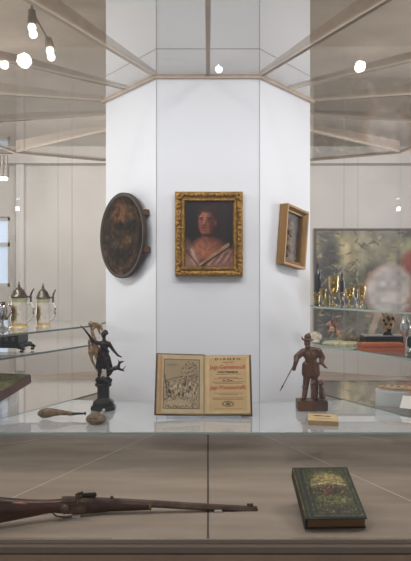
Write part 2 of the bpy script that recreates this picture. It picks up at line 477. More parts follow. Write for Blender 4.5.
def fin(pa, pb, z, h0, hm, h1, t, name):
    """vertical steel plate whose height changes along the rib, with a paler lower edge"""
    d = (pb - pa); n = Vector((d.y, -d.x)).normalized() * t / 2; m_ = (pa + pb) / 2
    out = [(pa.x - n.x, pa.y - n.y, z), (pb.x - n.x, pb.y - n.y, z), (pb.x - n.x, pb.y - n.y, z + h1),
           (m_.x - n.x, m_.y - n.y, z + hm), (pa.x - n.x, pa.y - n.y, z + h0)]
    b = MB(); b.poly(out, (2 * n.x, 2 * n.y, 0)); o = b.build(name, M['steel'], case, off=OFF)
    e = MB(); m2 = Matrix.Rotation(math.atan2(d.y, d.x), 3, 'Z')
    e.box((m_.x, m_.y, z - .006), (d.length, .022, .010), m2)
    e.build('rib_edge', M['steel_light'], o, off=OFF)
for k in range(N7):
    fin(hept(RI + .02, k), hept(RO - .03, k), ZT + .013, .02, .065, .085, .012, 'roof_rib')
    fin(midp(RI + .02, k), midp(RO - .03, k), ZT + .013, .015, .04, .02, .010, 'roof_rib')
def ring(R, z0, z1, t, name, m):
    for k in range(N7):
        pass
    b = MB()
    for k in range(N7):
        a_, c_ = hept(R, k - 1), hept(R, k); e_, f_ = hept(R - t, k - 1), hept(R - t, k)
        vs_ = [b.bm.verts.new((v.x, v.y, z)) for z in (z0, z1) for v in (a_, c_, f_, e_)]
        b.bm.faces.new(vs_[:4][::-1]); b.bm.faces.new(vs_[4:])
        b.bm.faces.new((vs_[0], vs_[1], vs_[5], vs_[4])); b.bm.faces.new((vs_[2], vs_[3], vs_[7], vs_[6]))
    b.build(name, m, case, off=OFF)
ring(RI + .028, ZT - .008, ZT + .012, .022, 'inner_rim', M['steel'])
ring(RO + .012, ZT - .004, ZT + .02, .03, 'outer_rim', M['steel'])

# cables that carry the shelves
SP = Vector((.757, 3.34))
for x, y in ((SP.x, SP.y), (-SP.x, SP.y), (1.19, 2.52), (-1.19, 2.52), (1.05, 4.2), (-1.05, 4.2)):
    b = MB(); b.tube((x, y, ZB), (x, y, ZT), .0012, seg=6); b.build('shelf_cable', M['cable'], case, off=OFF)

# ---------------------------------------------------------------- glass shelves
def shelf(pts, ztop, label, edge, group=None, top='shelfglass'):
    c = sum((Vector(p) for p in pts), Vector((0, 0))) / len(pts)
    b = MB(); b.prism([Vector(p) - c for p in pts], -.010, 0, 1)
    o = b.build('glass_shelf', [M[top], edge]); o.location = (c.x, c.y, ztop)
    return tag(o, label, 'shelf', group)
fx = SP.x + .505 * (SP.y - 2.62)
shelf([(-fx, 2.62), (fx, 2.62), (SP.x - .006, SP.y - .004), (.30, 3.25), (-.30, 3.25), (-SP.x + .006, SP.y - .004)],
      ZS, 'wide front glass shelf under the open book and statuettes, running against the white pillar', M['glassedge'], top='satin')
def side_pts(s):
    pts = [(SP.x + .004, SP.y), (.635, 3.60), (.665, 3.72), (.60, 3.98), (1.85, 3.98), (1.95, 3.4), (1.20, 2.47)]
    pts = [(s * x, y) for x, y in pts]
    return pts if s < 0 else pts[::-1]
shelf(side_pts(1), EYE - .155, 'upper right glass shelf carrying the amber glasses', M['glassedge'])
shelf(side_pts(1), EYE - .38, 'middle right glass shelf carrying the horse figurine and orange box', M['glassedge'])
shelf(side_pts(1), ZS, 'lowest right glass shelf under the acrylic block and carved antler', M['glassedge_dark'])
shelf(side_pts(-1), EYE - .262, 'upper left glass shelf carrying the beer steins', M['glassedge_dark'])
shelf(side_pts(-1), EYE - .373, 'middle left glass shelf carrying the black footed casket', M['glassedge_dark'])
shelf(side_pts(-1), ZS, 'lowest left glass shelf under the brown casket with green lid', M['glassedge_dark'])
ZR1, ZR2, ZL1, ZL2 = EYE - .155, EYE - .38, EYE - .262, EYE - .373

# ---------------------------------------------------------------- wall hung pieces
fdL = Vector((.624, -.781, 0)); # along left face toward the viewer
def face_frame(side):
    """rotation whose X runs along the face to the viewer's right and whose -Y is the outward normal"""
    if side < 0:  # left face, outward (-.78,-.62)
        y = Vector((.7818, .6235, 0)); x = Vector((.6235, -.7818, 0))
    else:
        y = Vector((-.7818, .6235, 0)); x = Vector((.6235, .7818, 0))
    z = Vector((0, 0, 1))
    return Matrix((x, y, z)).transposed()

# round painted target on the left face
RL = face_frame(-1)
cL = P(130, 236.5, 3.5) + RL @ Vector((0, -.035, 0))
fl = hept(RI, -1)
dd = (Vector((cL.x, cL.y)) - fl).dot(Vector((-.7818, -.6235)))
cL = cL - Vector((-.7818, -.6235, 0)) * (dd - .045)
t = thing('painted_target', 'round dark brown painted wooden disc hanging left of the gilt-framed portrait', 'painted disc', cL, RL.to_euler())
b = MB(); R0 = .247
b.lathe([(0.0, .022), (R0 - .01, .022), (R0, .016), (R0, -.003), (R0 - .003, -.006), (R0 - .009, -.006), (R0 - .014, -.002), (R0 - .022, .0), (0, .0)], seg=64, rot=Matrix.Rotation(-math.pi / 2, 3, 'X'))
b.build('disc', mat('target_rim_wood', (72, 56, 42), .7, c2=(52, 40, 31), scale=20), t, True)
c = Canvas(130, 130, (62, 50, 40))
c.noise(.5, 6, 1); c.ell(.5, .22, .42, .2, (92, 66, 44), .8, al=.7); c.ell(.45, .2, .2, .12, (116, 74, 48), .9, al=.7)
c.ell(.62, .26, .18, .12, (108, 78, 50), .9, al=.7); c.ell(.5, .45, .14, .12, (44, 40, 38), .7, al=.8)
c.ell(.22, .42, .16, .14, (84, 66, 50), .9, al=.5); c.ell(.75, .42, .12, .14, (40, 38, 36), .8, al=.7)
for i in range(9): c.line(.32 + i * .045, .12, .34 + i * .04, .28, .012, (130, 78, 52), .5)
c.ell(.5, .66, .36, .24, (104, 80, 50), .5, al=.6); c.ell(.5, .63, .30, .2, (66, 54, 44), .5, al=.8)
c.ell(.5, .8, .42, .22, (112, 78, 56), .35, al=.7); c.ell(.5, .73, .40, .2, (62, 50, 40), .15, al=.9); c.ell(.5, .74, .37, .19, (100, 76, 54), .12, al=.8); c.ell(.5, .70, .35, .19, (60, 48, 40), .2, al=.9)
c.ell(.66, .58, .10, .08, (134, 96, 46), .8, al=.6); c.ell(.34, .6, .1, .08, (100, 84, 66), .8, al=.5)
for i in range(12): c.line(.30 + .035 * i, .60 + .02 * math.sin(i), .31 + .035 * i, .67, .008, (128, 100, 70), .4)
c.noise(.5, 22, 3); c.noise(.35, 60, 4); c.a = (c.a - 60) * 1.15 + 46; g = c.a.mean(axis=2, keepdims=True); c.a = g + (c.a - g) * .62; c.a *= np.array([.98, .93, .84]); c.a = np.clip(c.a, 12, 255)
c.panel('painted_face', 2 * (R0 - .02), 2 * (R0 - .02), M['dull'], t, (0, -.001, 0), thick=0, dome=.006, round_=True)
for z in (.115, -.09):
    b = MB(); x = math.sqrt(R0 ** 2 - z ** 2) + .003
    b.box((x, .024, z), (.026, .040, .034), bevel=.004); b.build('mounting_bracket', M['leather'], t)

# portrait
pw_, ph_ = .365, .456
pc = at(209, 3.215, EYE + (281 - 234.5) * 3.215 / F)
pc.y = 3.2585 - .034
t = thing('framed_portrait', 'oil portrait of a person in a pale draped garment, in an ornate gilt frame', 'painting', (pc.x, pc.y, pc.z - ph_ / 2))
def mitred_frame(w, h, prof, m, parent, zc, name='frame', y0=0):
    """prof: (inset from outer edge, depth toward viewer)"""
    b = MB(); rings = []
    for ins, dep in prof:
        hx, hz = w / 2 - ins, h / 2 - ins
        rings.append([b.bm.verts.new((sx * hx, y0 - dep, zc + sz * hz)) for sx, sz in ((-1, -1), (1, -1), (1, 1), (-1, 1))])
    n = len(rings)
    for i in range(n):
        A, B = rings[i], rings[(i + 1) % n]
        for k in range(4): b.bm.faces.new((A[k], A[(k + 1) % 4], B[(k + 1) % 4], B[k]))
    return b.build(name, m, parent)
mitred_frame(pw_, ph_, [(0, -.03), (0, .004), (.006, .012), (.014, .014), (.022, .008), (.03, .004), (.040, .012), (.048, .012), (.054, .0), (.054, -.03)], M['gold'], t, ph_ / 2)
# carved relief of the frame: leaf knobs and a bead row
orn = MB()
def knobs(bb, w, h, ins, step, r, zc, dep, jit=0.3):
    hx, hz = w / 2 - ins, h / 2 - ins
    nx_ = max(3, int(2 * hx / step)); nz_ = max(3, int(2 * hz / step))
    for i in range(nx_ + 1):
        x = -hx + 2 * hx * i / nx_
        for sz in (-1, 1):
            rr = r * (1 + jit * math.sin(i * 2.1 + sz))
            bb.ball((x, -dep, zc + sz * hz), (rr * 1.2, rr * .5, rr), 8)
    for i in range(1, nz_):
        z = -hz + 2 * hz * i / nz_
        for sx in (-1, 1):
            rr = r * (1 + jit * math.sin(i * 1.7 + sx))
            bb.ball((sx * hx, -dep, zc + z), (rr, rr * .5, rr * 1.2), 8)
knobs(orn, pw_, ph_, .018, .022, .0085, ph_ / 2, .012); knobs(orn, pw_, ph_, .045, .010, .0032, ph_ / 2, .012, 0)
for sx in (-1, 1):
    for sz in (-1, 1):
        for q in range(5):
            a = q * 1.26
            orn.ball((sx * (pw_ / 2 - .024) + .012 * math.cos(a), -.013, ph_ / 2 + sz * (ph_ / 2 - .024) + .012 * math.sin(a)), (.010, .006, .010), 8)
orn.build('carved_ornament', M['gold'], t, True)
cw, chh = pw_ - .104, ph_ - .104
c = Canvas(160, 206, (34, 25, 22))
c.noise(.4, 5, 2); c.ell(.2, .5, .3, .5, (27, 19, 17), .9, al=.6); c.ell(.85, .2, .3, .3, (46, 34, 30), .9, al=.5)
skin, lit_, dk, blush = (118, 66, 48), (158, 100, 74), (66, 34, 26), (132, 62, 46)
c.ell(.47, .74, .34, .20, skin, .5); c.ell(.49, .53, .125, .18, (96, 50, 38), .4)
c.ell(.38, .72, .20, .13, lit_, .9, al=.7); c.ell(.42, .60, .06, .12, (130, 78, 58), .8, al=.7)
c.ell(.52, .26, .225, .215, (44, 27, 21), .25); c.ell(.60, .36, .13, .18, (40, 24, 19), .5)
c.ell(.445, .31, .165, .205, skin, .18, rot=.10)
c.ell(.42, .43, .11, .085, skin, .4); c.ell(.38, .22, .10, .075, lit_, .8, al=.8); c.ell(.345, .335, .055, .07, blush, .8, al=.8); c.ell(.36, .31, .05, .05, lit_, .9, al=.6)
c.ell(.565, .34, .06, .17, dk, .8, al=.8); c.ell(.635, .325, .030, .050, (94, 50, 38), .4)
c.ell(.50, .115, .20, .055, (50, 31, 24), .6); c.line(.30, .19, .34, .135, .035, (50, 31, 24)); c.line(.58, .14, .64, .25, .04, (44, 27, 21))
c.line(.305, .258, .385, .245, .011, (48, 27, 21)); c.line(.455, .247, .555, .262, .012, (46, 26, 20))
c.ell(.35, .285, .042, .024, dk, .7, al=.7); c.ell(.50, .288, .046, .024, dk, .7, al=.8)
c.ell(.35, .287, .026, .010, (150, 116, 98), .4); c.ell(.50, .290, .028, .010, (140, 104, 86), .4); c.ell(.345, .287, .011, .010, (22, 14, 12), .4); c.ell(.493, .290, .011, .010, (22, 14, 12), .4)
c.line(.345, .277, .378, .280, .006, (40, 22, 18)); c.line(.47, .279, .53, .283, .006, (40, 22, 18))
c.line(.415, .27, .395, .355, .014, (164, 106, 80), .8); c.line(.435, .28, .43, .36, .010, (84, 46, 34), .7); c.ell(.405, .366, .032, .011, dk, .6)
c.ell(.405, .408, .052, .010, (110, 38, 34), .4); c.ell(.405, .420, .040, .009, (140, 62, 52), .5); c.line(.355, .411, .46, .411, .004, (60, 24, 20)); c.ell(.41, .445, .035, .008, dk, .7, al=.6)
c.ell(.40, .475, .04, .018, (140, 86, 64), .8, al=.7); c.ell(.49, .52, .13, .03, (50, 27, 21), .8, al=.8)
c.line(.40, .56, .46, .70, .012, (84, 46, 36), .5); c.line(.30, .68, .44, .74, .010, (96, 54, 42), .5); c.line(.66, .66, .50, .74, .010, (84, 46, 36), .5)
c.ell(.10, .92, .20, .25, (128, 96, 82), .3, rot=-.35); c.ell(.15, .80, .055, .20, (172, 138, 118), .7, rot=-.5, al=.8)
c.ell(.05, .70, .09, .14, (96, 66, 56), .6, al=.8)
c.ell(.74, .95, .38, .20, (120, 84, 74), .25, rot=-.45)
for i in range(8): c.line(.40 + i * .08, .985 - i * .01, .60 + i * .07, .82 - i * .012, .014, (164, 126, 108) if i % 2 else (84, 54, 48), .7)
c.line(.28, .99, .90, .655, .034, (140, 106, 78)); c.line(.34, .985, .93, .685, .020, (52, 32, 27))
for i in range(16): c.ell(.34 + .037 * i, .965 - .0185 * i, .011, .008, (168, 134, 92), .5)
c.line(.05, .76, .28, .99, .02, (70, 44, 38), .7); c.line(.12, .72, .26, .90, .012, (178, 144, 124), .6)
c.noise(.22, 16, 6); c.noise(.16, 50, 7)
c.panel('canvas', cw, chh, M['paintgloss'], t, (0, .004, ph_ / 2))

# small deep box frame on the right face
RR = face_frame(1)
roll = Matrix.Rotation(math.radians(7.5), 3, 'Y')
cR = P(289, 238, 3.5)
fr_ = hept(RI, 0)
dd = (Vector((cR.x, cR.y)) - fr_).dot(Vector((.7818, -.6235)))
cR = cR - Vector((.7818, -.6235, 0)) * (dd - .004)
t = thing('box_frame', 'small deep ochre wooden box frame with a dark relief, hanging tilted right of the portrait', 'picture frame', cR, (RR @ roll).to_euler())
bw, bh, bd = .245, .345, .05
mitred_frame(bw, bh, [(0, 0), (0, bd), (.012, bd), (.026, bd * .62), (.034, bd * .55), (.034, 0)], M['boxframe'], t, 0)
c = Canvas(70, 100, (70, 58, 50)); c.noise(.5, 6, 21)
c.ell(.5, .28, .14, .1, (112, 104, 84), .7); c.ell(.52, .5, .18, .22, (92, 76, 64), .6); c.ell(.4, .72, .1, .2, (120, 92, 70), .6, al=.6)
c.ell(.6, .7, .08, .2, (104, 84, 70), .6, al=.7)
for i in range(16): c.line(.2 + .6 * random.random(), .15 + .7 * random.random(), .2 + .6 * random.random(), .15 + .7 * random.random(), .012, random.choice([(124, 108, 84), (50, 42, 38), (104, 70, 56)]), .6)
c.ell(.5, .9, .4, .06, (116, 100, 88), .8, al=.6); c.noise(.5, 20, 23)
c.panel('relief_picture', bw - .066, bh - .066, M['paint'], t, (0, -.012, 0))
b = MB(); b.box((0, -.006, 0), (bw - .07, .008, bh - .07)); 
for q in range(7): b.ball((-.04 + .02 * math.sin(q * 2), -.016, -.1 + .03 * q), (.022, .008, .022), 10)
b.build('backboard', M['leather'], t, True)

# ---------------------------------------------------------------- open book on the front shelf
t = thing('open_book', 'large open antique book with engraving and red and black title page', 'book', (-.020, 2.895, ZS + .0135), (math.radians(-21), 0, 0))
H = .298
# hinge at local x=0; left leaf turned slightly forward
def leaf(side, w, thick, ang):
    # returns rotation and helper for a board hinged at x=0
    return Matrix.Rotation(ang, 3, 'Z')
wl_, wr_ = .230, .226
rl = Matrix.Rotation(math.radians(7), 3, 'Z'); rr = Matrix.Rotation(math.radians(-3), 3, 'Z')
b = MB(); b.box(rl @ Vector((-wl_ / 2 - .003, .012, H / 2)), (wl_ + .012, .005, H + .008), rl, bevel=.0015)
b.build('left_cover', M['leather'], t)
b = MB(); b.box(rr @ Vector((wr_ / 2 + .003, .034, H / 2)), (wr_ + .012, .005, H + .008), rr, bevel=.0015)
b.box((0, .028, H / 2), (.018, .02, H + .006)); b.build('right_cover', M['leather'], t)
b = MB(); b.box(rl @ Vector((-wl_ / 2, .007, H / 2)), (wl_, .007, H - .006), rl); b.build('left_page_block', M['pageedge'], t)
b = MB(); b.box(rr @ Vector((wr_ / 2, .018, H / 2)), (wr_, .028, H - .006), rr, bevel=.002); b.build('right_page_block', M['pageedge'], t)
# engraving
c = Canvas(150, 190, (186, 166, 130)); c.noise(.08, 8, 1)
c.rect(0, 0, .10, 1, (170, 128, 88), .03, .8)
c.rect(.11, .06, .92, .93, (88, 76, 62), .008); c.rect(.125, .072, .905, .918, (158, 138, 108), .008)
rs = random.Random(5)
for i in range(620):
    x, y = .13 + .75 * rs.random(), .34 + .56 * rs.random()
    if y < .42 and x < .4: continue
    a = rs.random() * 3.14; l = .03 * rs.random() + .012
    c.line(x, y, min(.90, x + l * math.cos(a)), min(.91, y + l * math.sin(a)), .006, rs.choice([(70, 60, 50), (96, 84, 68), (206, 190, 158), (84, 72, 58)]), .75)
for i in range(170):
    a = rs.random() * 6.28; r = rs.random() ** .5
    x, y = .68 + .20 * r * math.cos(a), .30 + .20 * r * math.sin(a)
    c.ell(x, y, .018, .012, rs.choice([(84, 74, 60), (112, 98, 78), (150, 134, 106)]), .5, al=.7)
c.ell(.4, .25, .16, .06, (150, 134, 108), .8, al=.6); c.ell(.3, .17, .13, .025, (124, 110, 88), .8, al=.6)
for i in range(46):
    x, y = .22 + .6 * rs.random(), .50 + .22 * rs.random()
    c.ell(x, y, .018, .030, rs.choice([(204, 188, 156), (70, 58, 48), (180, 162, 130), (88, 74, 60)]), .4, al=.8)
c.ell(.45, .82, .32, .05, (190, 172, 138), .7, al=.5)
c.line(.14, .46, .42, .38, .01, (80, 70, 56), .7); c.line(.20, .70, .14, .35, .014, (72, 60, 48), .7)
pn = c.panel('engraved_page', wl_ - .008, H - .014, M['paper'], t, rl @ Vector((-wl_ / 2 + .002, .0025, H / 2)), rl, .0006)
pn['label'] = 'page with a dense dark engraving'
# title page
c = Canvas(150, 200, (198, 170, 124)); c.noise(.12, 7, 9); c.ell(.5, .5, .6, .6, (208, 182, 136), 1.0, al=.5)
c.rect(0, 0, .05, 1, (178, 142, 98), .04, .8); c.rect(.09, .03, .94, .96, (178, 146, 104), .006, .5)
ink = (112, 82, 58)
for y, n in ((.325, .26), (.38, .22), (.405, .30), (.46, .36), (.485, .30), (.655, .30), (.68, .20)):
    x = .515 - n
    while x < .515 + n:
        l = .02 + .03 * rs.random(); c.line(x, y, x + l, y, .005, ink, .8); x += l + .012
for y, n in ((.735, .34), (.76, .34), (.92, .3)):
    x = .515 - n
    while x < .515 + n:
        l = .02 + .03 * rs.random(); c.line(x, y, x + l, y, .006, ink if y < .9 else (150, 96, 66), .8); x += l + .012
c.ell(.515, .835, .13, .052, (116, 92, 62), .3, al=.8); c.ell(.515, .835, .10, .036, (206, 180, 134), .3, al=.8); c.ell(.515, .835, .05, .03, (104, 84, 56), .6, al=.8)
for i in range(10): c.ell(.40 + .025 * i, .835 + .03 * math.sin(i * 2.3), .012, .010, (96, 80, 52), .5, al=.8)
tp = c.panel('title_page', wr_ - .006, H - .014, M['paper'], t, rr @ Vector((wr_ / 2 + .001, .0025, H / 2)), rr, .0006)
tp['label'] = 'page printed with red and black title lettering'
def tline(s, y, size, w, m):
    v = rr @ Vector((wr_ * .515 + .001, .0016, H - .007 - y * (H - .014)))
    text_mesh('title_lettering', s, size, m, t, v, (math.pi / 2, 0, math.radians(-3)), w)
tline('D I A N E N', .058, .015, .125, M['black_ink'])
tline('Hohe und', .115, .011, .05, M['red_ink'])
tline('Jagt-Geheimnuß', .20, .028, .176, M['red_ink'])
tline('und Niedere', .285, .016, .10, M['black_ink'])
tline('In Der', .435, .013, .05, M['black_ink'])
tline('Jagt-Wissenschafft', .555, .026, .175, M['red_ink'])
# transparent stand behind and under the book
t = thing('book_stand', 'clear acrylic easel behind the open antique book', 'stand', (-.020, 2.907, ZS - .004), (0, 0, 0))
b = MB()
sa = math.radians(-21); rs_ = Matrix.Rotation(sa, 3, 'X')
b.box(rs_ @ Vector((0, .047, .155)), (.30, .005, .25), rs_); b.box((0, .0, .0065), (.36, .05, .004)); b.box((0, -.023, .011), (.36, .004, .012))
b.build('back_plate', M['acrylic'], t)
b = MB(); b.poly([(0, .072, .0055), (0, .17, .0055), (0, .150, .21)], (.005, 0, 0)); b.build('prop', M['acrylic'], t)

# ---------------------------------------------------------------- bronze group
D = 3.03; k_ = D / F
root = at(103.5, D + .06, ZS)
t = thing('bronze_statuette', 'dark bronze huntress with gilded companion and leaping dog on a black octagonal pedestal', 'statuette', root)
def Q(px, py, dy=0.0): return P(px, py, D + .06 + dy) 
k_ = (D + .06) / F
def c_(x0, y0, r0, x1, y1, r1, d0=0, d1=None): return ('c', Q(x0, y0, d0), r0 * k_, Q(x1, y1, d0 if d1 is None else d1), r1 * k_)
b = MB()
b.lathe([(0, 0), (.066, 0), (.066, .018), (.061, .022), (0, .022)], seg=8, rot=Matrix.Rotation(math.pi / 8, 3, 'Z'))
b.lathe([(0, .0222), (.055, .0222), (.055, .040), (.050, .045), (.044, .050), (0, .050)], seg=8, rot=Matrix.Rotation(math.pi / 8, 3, 'Z'))
b.build('pedestal_base', M['basebl'], t)
b = MB()
b.lathe([(0, .0505), (.038, .0505), (.034, .058), (.032, .062), (.032, .112), (.036, .118), (.044, .122), (.044, .134), (.036, .140), (0, .140)], seg=8, rot=Matrix.Rotation(math.pi / 8, 3, 'Z'))
b.build('pedestal_column', M['basebl'], t)
b = MB(); rs = random.Random(4)
for q in range(12): b.ball((.030 * math.cos(q * .9), .026 * math.sin(q * .9), .147 + .004 * (q % 3)), (.015, .014, .012), 8)
b.ball((0, 0, .150), (.034, .030, .013), 10)
b.build('rocky_ground', M['bronze'], t, True)
fig = [
 c_(99, 377, 1.7, 99.8, 368, 2.3, -.014, -.006), c_(99.8, 368, 2.3, 101.5, 357, 3.4, -.006, 0), c_(99, 377.6, 1.4, 97.4, 378.4, 1.1, -.012, -.034),
 c_(108, 377, 1.7, 108, 367, 2.3, .015, .01), c_(108, 367, 2.3, 105.5, 357, 3.4, .01, 0), c_(108, 377.6, 1.4, 108.6, 378.4, 1.1, .01, -.014),
 ('e', Q(103.5, 355), (5.6 * k_, 4.6 * k_, 6 * k_)), ('e', Q(104, 361), (6.8 * k_, 4.9 * k_, 6 * k_)), ('e', Q(101, 365.5), (4.0 * k_, 4.2 * k_, 4.4 * k_)), ('e', Q(107.5, 364.5), (4.4 * k_, 4.2 * k_, 5 * k_)),
 c_(98, 358, 1.2, 96.6, 368.5, 1.4), c_(109, 357, 1.2, 111.6, 367.5, 1.3), c_(103, 356, 1.4, 104.5, 369, 1.3, -.02),
 c_(104, 353, 3.9, 104.3, 345, 4.3), ('e', Q(104.5, 344), (5.6 * k_, 3.3 * k_, 3.2 * k_)), c_(99.5, 343.5, 1.0, 108.5, 352, 1.2, -.016),
 c_(104, 343, 1.9, 104, 338, 1.7), ('e', Q(103.8, 335), (2.8 * k_, 3.2 * k_, 3.7 * k_)), ('e', Q(105.2, 332.6, .014), (2.9 * k_, 2.9 * k_, 2.4 * k_)), ('e', Q(106.8, 334.0, .016), (1.6 * k_, 1.6 * k_, 1.6 * k_)), ('e', Q(103.4, 335.6, -.017), (.6 * k_, .9 * k_, .9 * k_)), ('e', Q(103.4, 337.6, -.010), (1.3 * k_, 1.5 * k_, 1.0 * k_)),
 c_(109, 344, 2.1, 112.8, 350, 1.6), c_(112.8, 350, 1.6, 118, 356, 1.1, 0, -.02), c_(118, 356, 1.1, 121.4, 357.4, .7, -.02),
 c_(100, 344, 2.2, 94, 342, 1.7), c_(94, 342, 1.7, 90.5, 338, 1.2, 0, -.01), c_(90.5, 338, 1.3, 89, 336, 1.0, -.01),
]
sculpt('huntress', fig, .0023, M['bronze'], t, root)
dg_ = [c_(111, 370, 2.0, 118, 368, 2.3, -.01), c_(118, 368, 1.8, 119.5, 363.5, 1.2, -.01), c_(119.5, 363, 1.4, 123.5, 362, .7, -.01), c_(118.5, 361.5, .5, 118, 360, .3, -.01),
       c_(118.5, 369, 1.0, 123, 370, .6, -.015), c_(123, 370, .6, 125.5, 366.5, .4, -.015), c_(119, 370, 1.0, 124.5, 371.5, .5, -.002), c_(111, 370.5, 1.6, 108, 374, .9, -.01), c_(112, 371, 1.5, 110, 375.5, .9, -.02), c_(110.5, 369, .7, 107.5, 366.5, .4, -.015)]
sculpt('leaping_dog', dg_, .002, M['bronze'], t, root)
gf = [('e', Q(90.8, 324.3, .01), (2.7 * k_, 2.6 * k_, 3.0 * k_)), c_(91, 327, 1.2, 92.2, 332, 1.4, .01), c_(92.2, 332, 1.6, 94, 340, 2.4, .012), c_(94, 340, 2.6, 95.5, 350, 3.2, .015), ('e', Q(96.5, 351, .016), (4.2 * k_, 3.2 * k_, 5 * k_)),
      c_(92.5, 330, 1.3, 97.5, 325.5, 1.3, .01), c_(94, 323.5, 1.4, 99.5, 325.5, 1.8, .01), c_(99.5, 325.5, 1.8, 102, 330, 1.2, .01), c_(97.5, 327, 1.2, 100, 334, 1.0, .012),
      c_(89, 341, 1.3, 89.5, 353, 1.3, .01), c_(91.5, 340, 1.6, 89, 343, 1.5, .01), c_(89.5, 353, 1.6, 92.5, 362, 1.3, .01), c_(92.5, 362, 1.3, 97.5, 371, 1.1, .01), c_(96, 354, 2.4, 99, 364, 1.6, .015), c_(99, 364, 1.5, 101, 373, 1.2, .015), c_(93, 350, 1.8, 91.5, 357, 1.5, .01)]
g_ = sculpt('gilded_companion', gf, .0022, M['gilt'], t, root); g_['label'] = 'gilded second figure behind the huntress'
b = MB(); b.path([Q(80.5, 326, -.012), Q(85, 330.5, -.012), Q(89.5, 336.5, -.012), Q(92, 343, -.012), Q(91.5, 350, -.012)], [.002, .0045, .006, .004, .002]); b.build('bow', M['bronze'], t, True, off=root)

# ---------------------------------------------------------------- carved hunter with dogs
D2 = 3.08; k2 = D2 / F
root = at(311.5, D2, ZS)
def W(px, py, dy=0.0): return P(px, py, D2 + dy)
def w_(x0, y0, r0, x1, y1, r1, d0=0, d1=None): return ('c', W(x0, y0, d0), r0 * k2, W(x1, y1, d0 if d1 is None else d1), r1 * k2)
t = thing('wooden_hunter_carving', 'carved brown wooden hunter in a brimmed hat with staff and dogs on a block', 'carving', root)
b = MB(); b.box((0, 0, .0265), (.152, .092, .052), bevel=.004); b.build('base_block', M['wood'], t)
hf = [w_(304, 399, 2.4, 305.5, 388, 2.9, -.01, 0), w_(305.5, 388, 3.0, 307.2, 374, 3.9, 0), w_(304.5, 399, 2.0, 301.6, 399.6, 1.6, -.01, -.038), ('e', W(305.2, 387.5, -.002), (3.5 * k2, 3.4 * k2, 1.4 * k2)),
      w_(315.5, 399, 2.4, 315.8, 388, 2.9, .014, .010), w_(315.8, 388, 3.0, 314, 374, 3.9, .010, 0), w_(315.6, 399, 2.0, 317.5, 399.6, 1.6, .005, -.024), ('e', W(315.8, 387.5, .010), (3.5 * k2, 3.4 * k2, 1.4 * k2)),
      w_(306.5, 366, 4.6, 305.6, 374, 4.0, 0), w_(315, 366, 4.6, 316.2, 374, 4.0, 0), w_(310.8, 366, 4.8, 310.8, 374.5, 4.4, -.006), ('e', W(310.9, 365.4), (7.3 * k2, 4.6 * k2, 1.7 * k2)),
      w_(310.8, 366, 5.4, 310.8, 357, 6.2), ('e', W(311, 355), (8.6 * k2, 4.8 * k2, 6.0 * k2)), ('e', W(311, 350.5), (8.4 * k2, 4.0 * k2, 3.2 * k2)), w_(306, 350.5, 2.6, 316, 350.5, 2.6, -.004), w_(311, 352, 1.0, 311, 374, 1.0, -.030),
      w_(308.5, 349, 2.8, 308.2, 346, 2.4), ('e', W(307.3, 343.6, -.004), (3.3 * k2, 3.6 * k2, 4.2 * k2)), ('e', W(306.8, 344, -.026), (.8 * k2, 1.1 * k2, 1.1 * k2)), ('e', W(307.4, 347.2, -.012), (2.5 * k2, 2.5 * k2, 2.3 * k2)),
      ('e', W(307.6, 340.2), (6.0 * k2, 5.8 * k2, 1.2 * k2)), ('e', W(307.8, 337.4), (3.7 * k2, 3.6 * k2, 3.4 * k2)), w_(302.6, 339.8, 1.0, 302.0, 337.6, .8, 0), w_(309.5, 336, 1.4, 309, 333.6, .8, 0),
      w_(303, 352.3, 3.6, 296.8, 357.5, 3.2, 0), w_(296.8, 357.5, 3.2, 296, 362, 2.6, 0, -.02), w_(296, 362, 2.4, 294.4, 367.5, 2.0, -.02), ('e', W(294, 369.2, -.02), (2.1 * k2, 2.0 * k2, 2.4 * k2)),
      w_(318.5, 352, 3.6, 322.2, 358, 3.2, 0), w_(322.2, 358, 3.0, 321.4, 363, 2.4, 0, -.015), w_(321.4, 363, 1.7, 325, 367.3, 1.3, -.015, -.03), w_(323.8, 366, 1.2, 327, 368.6, .8, -.03),
      w_(315.8, 363, 1.5, 314.8, 372.5, 1.5, -.028)]
sculpt('hunter', hf, .0026, M['wood'], t, root)
df = []
for x, dy in ((313.8, -.030), (321.8, -.016)):
    df += [w_(x + .3, 397, 3.1, x - .2, 389, 2.5, dy + .010, dy), w_(x - .6, 389, 2.2, x - .8, 384, 1.9, dy), ('e', W(x - .6, 382.5, dy - .004), (2.5 * k2, 2.8 * k2, 2.3 * k2)), w_(x - 1.4, 383, 1.5, x - 2.8, 384.6, 1.1, dy - .008, dy - .022),
           w_(x - 1.4, 392, 1.0, x - 1.8, 399, .9, dy - .01, dy - .014), w_(x + 1.0, 392, 1.0, x + 1.2, 399, .9, dy - .01, dy - .014), w_(x + 1.5, 398, 1.6, x + 2.5, 398.5, 1.0, dy + .008), w_(x + 1.2, 381.5, .8, x + 1.8, 384.5, .7, dy), w_(x - 2.4, 381.5, .8, x - 2.8, 384.5, .7, dy)]
sculpt('sitting_dogs', df, .0022, M['wood'], t, root)
b = MB(); b.tube(W(296, 361.5, -.022), W(280, 391.5, -.075), .0034, .002); b.tube(W(283, 386, -.066), W(280, 391.5, -.075), .0048, .001); b.build('staff', M['wood'], t, True, off=root)

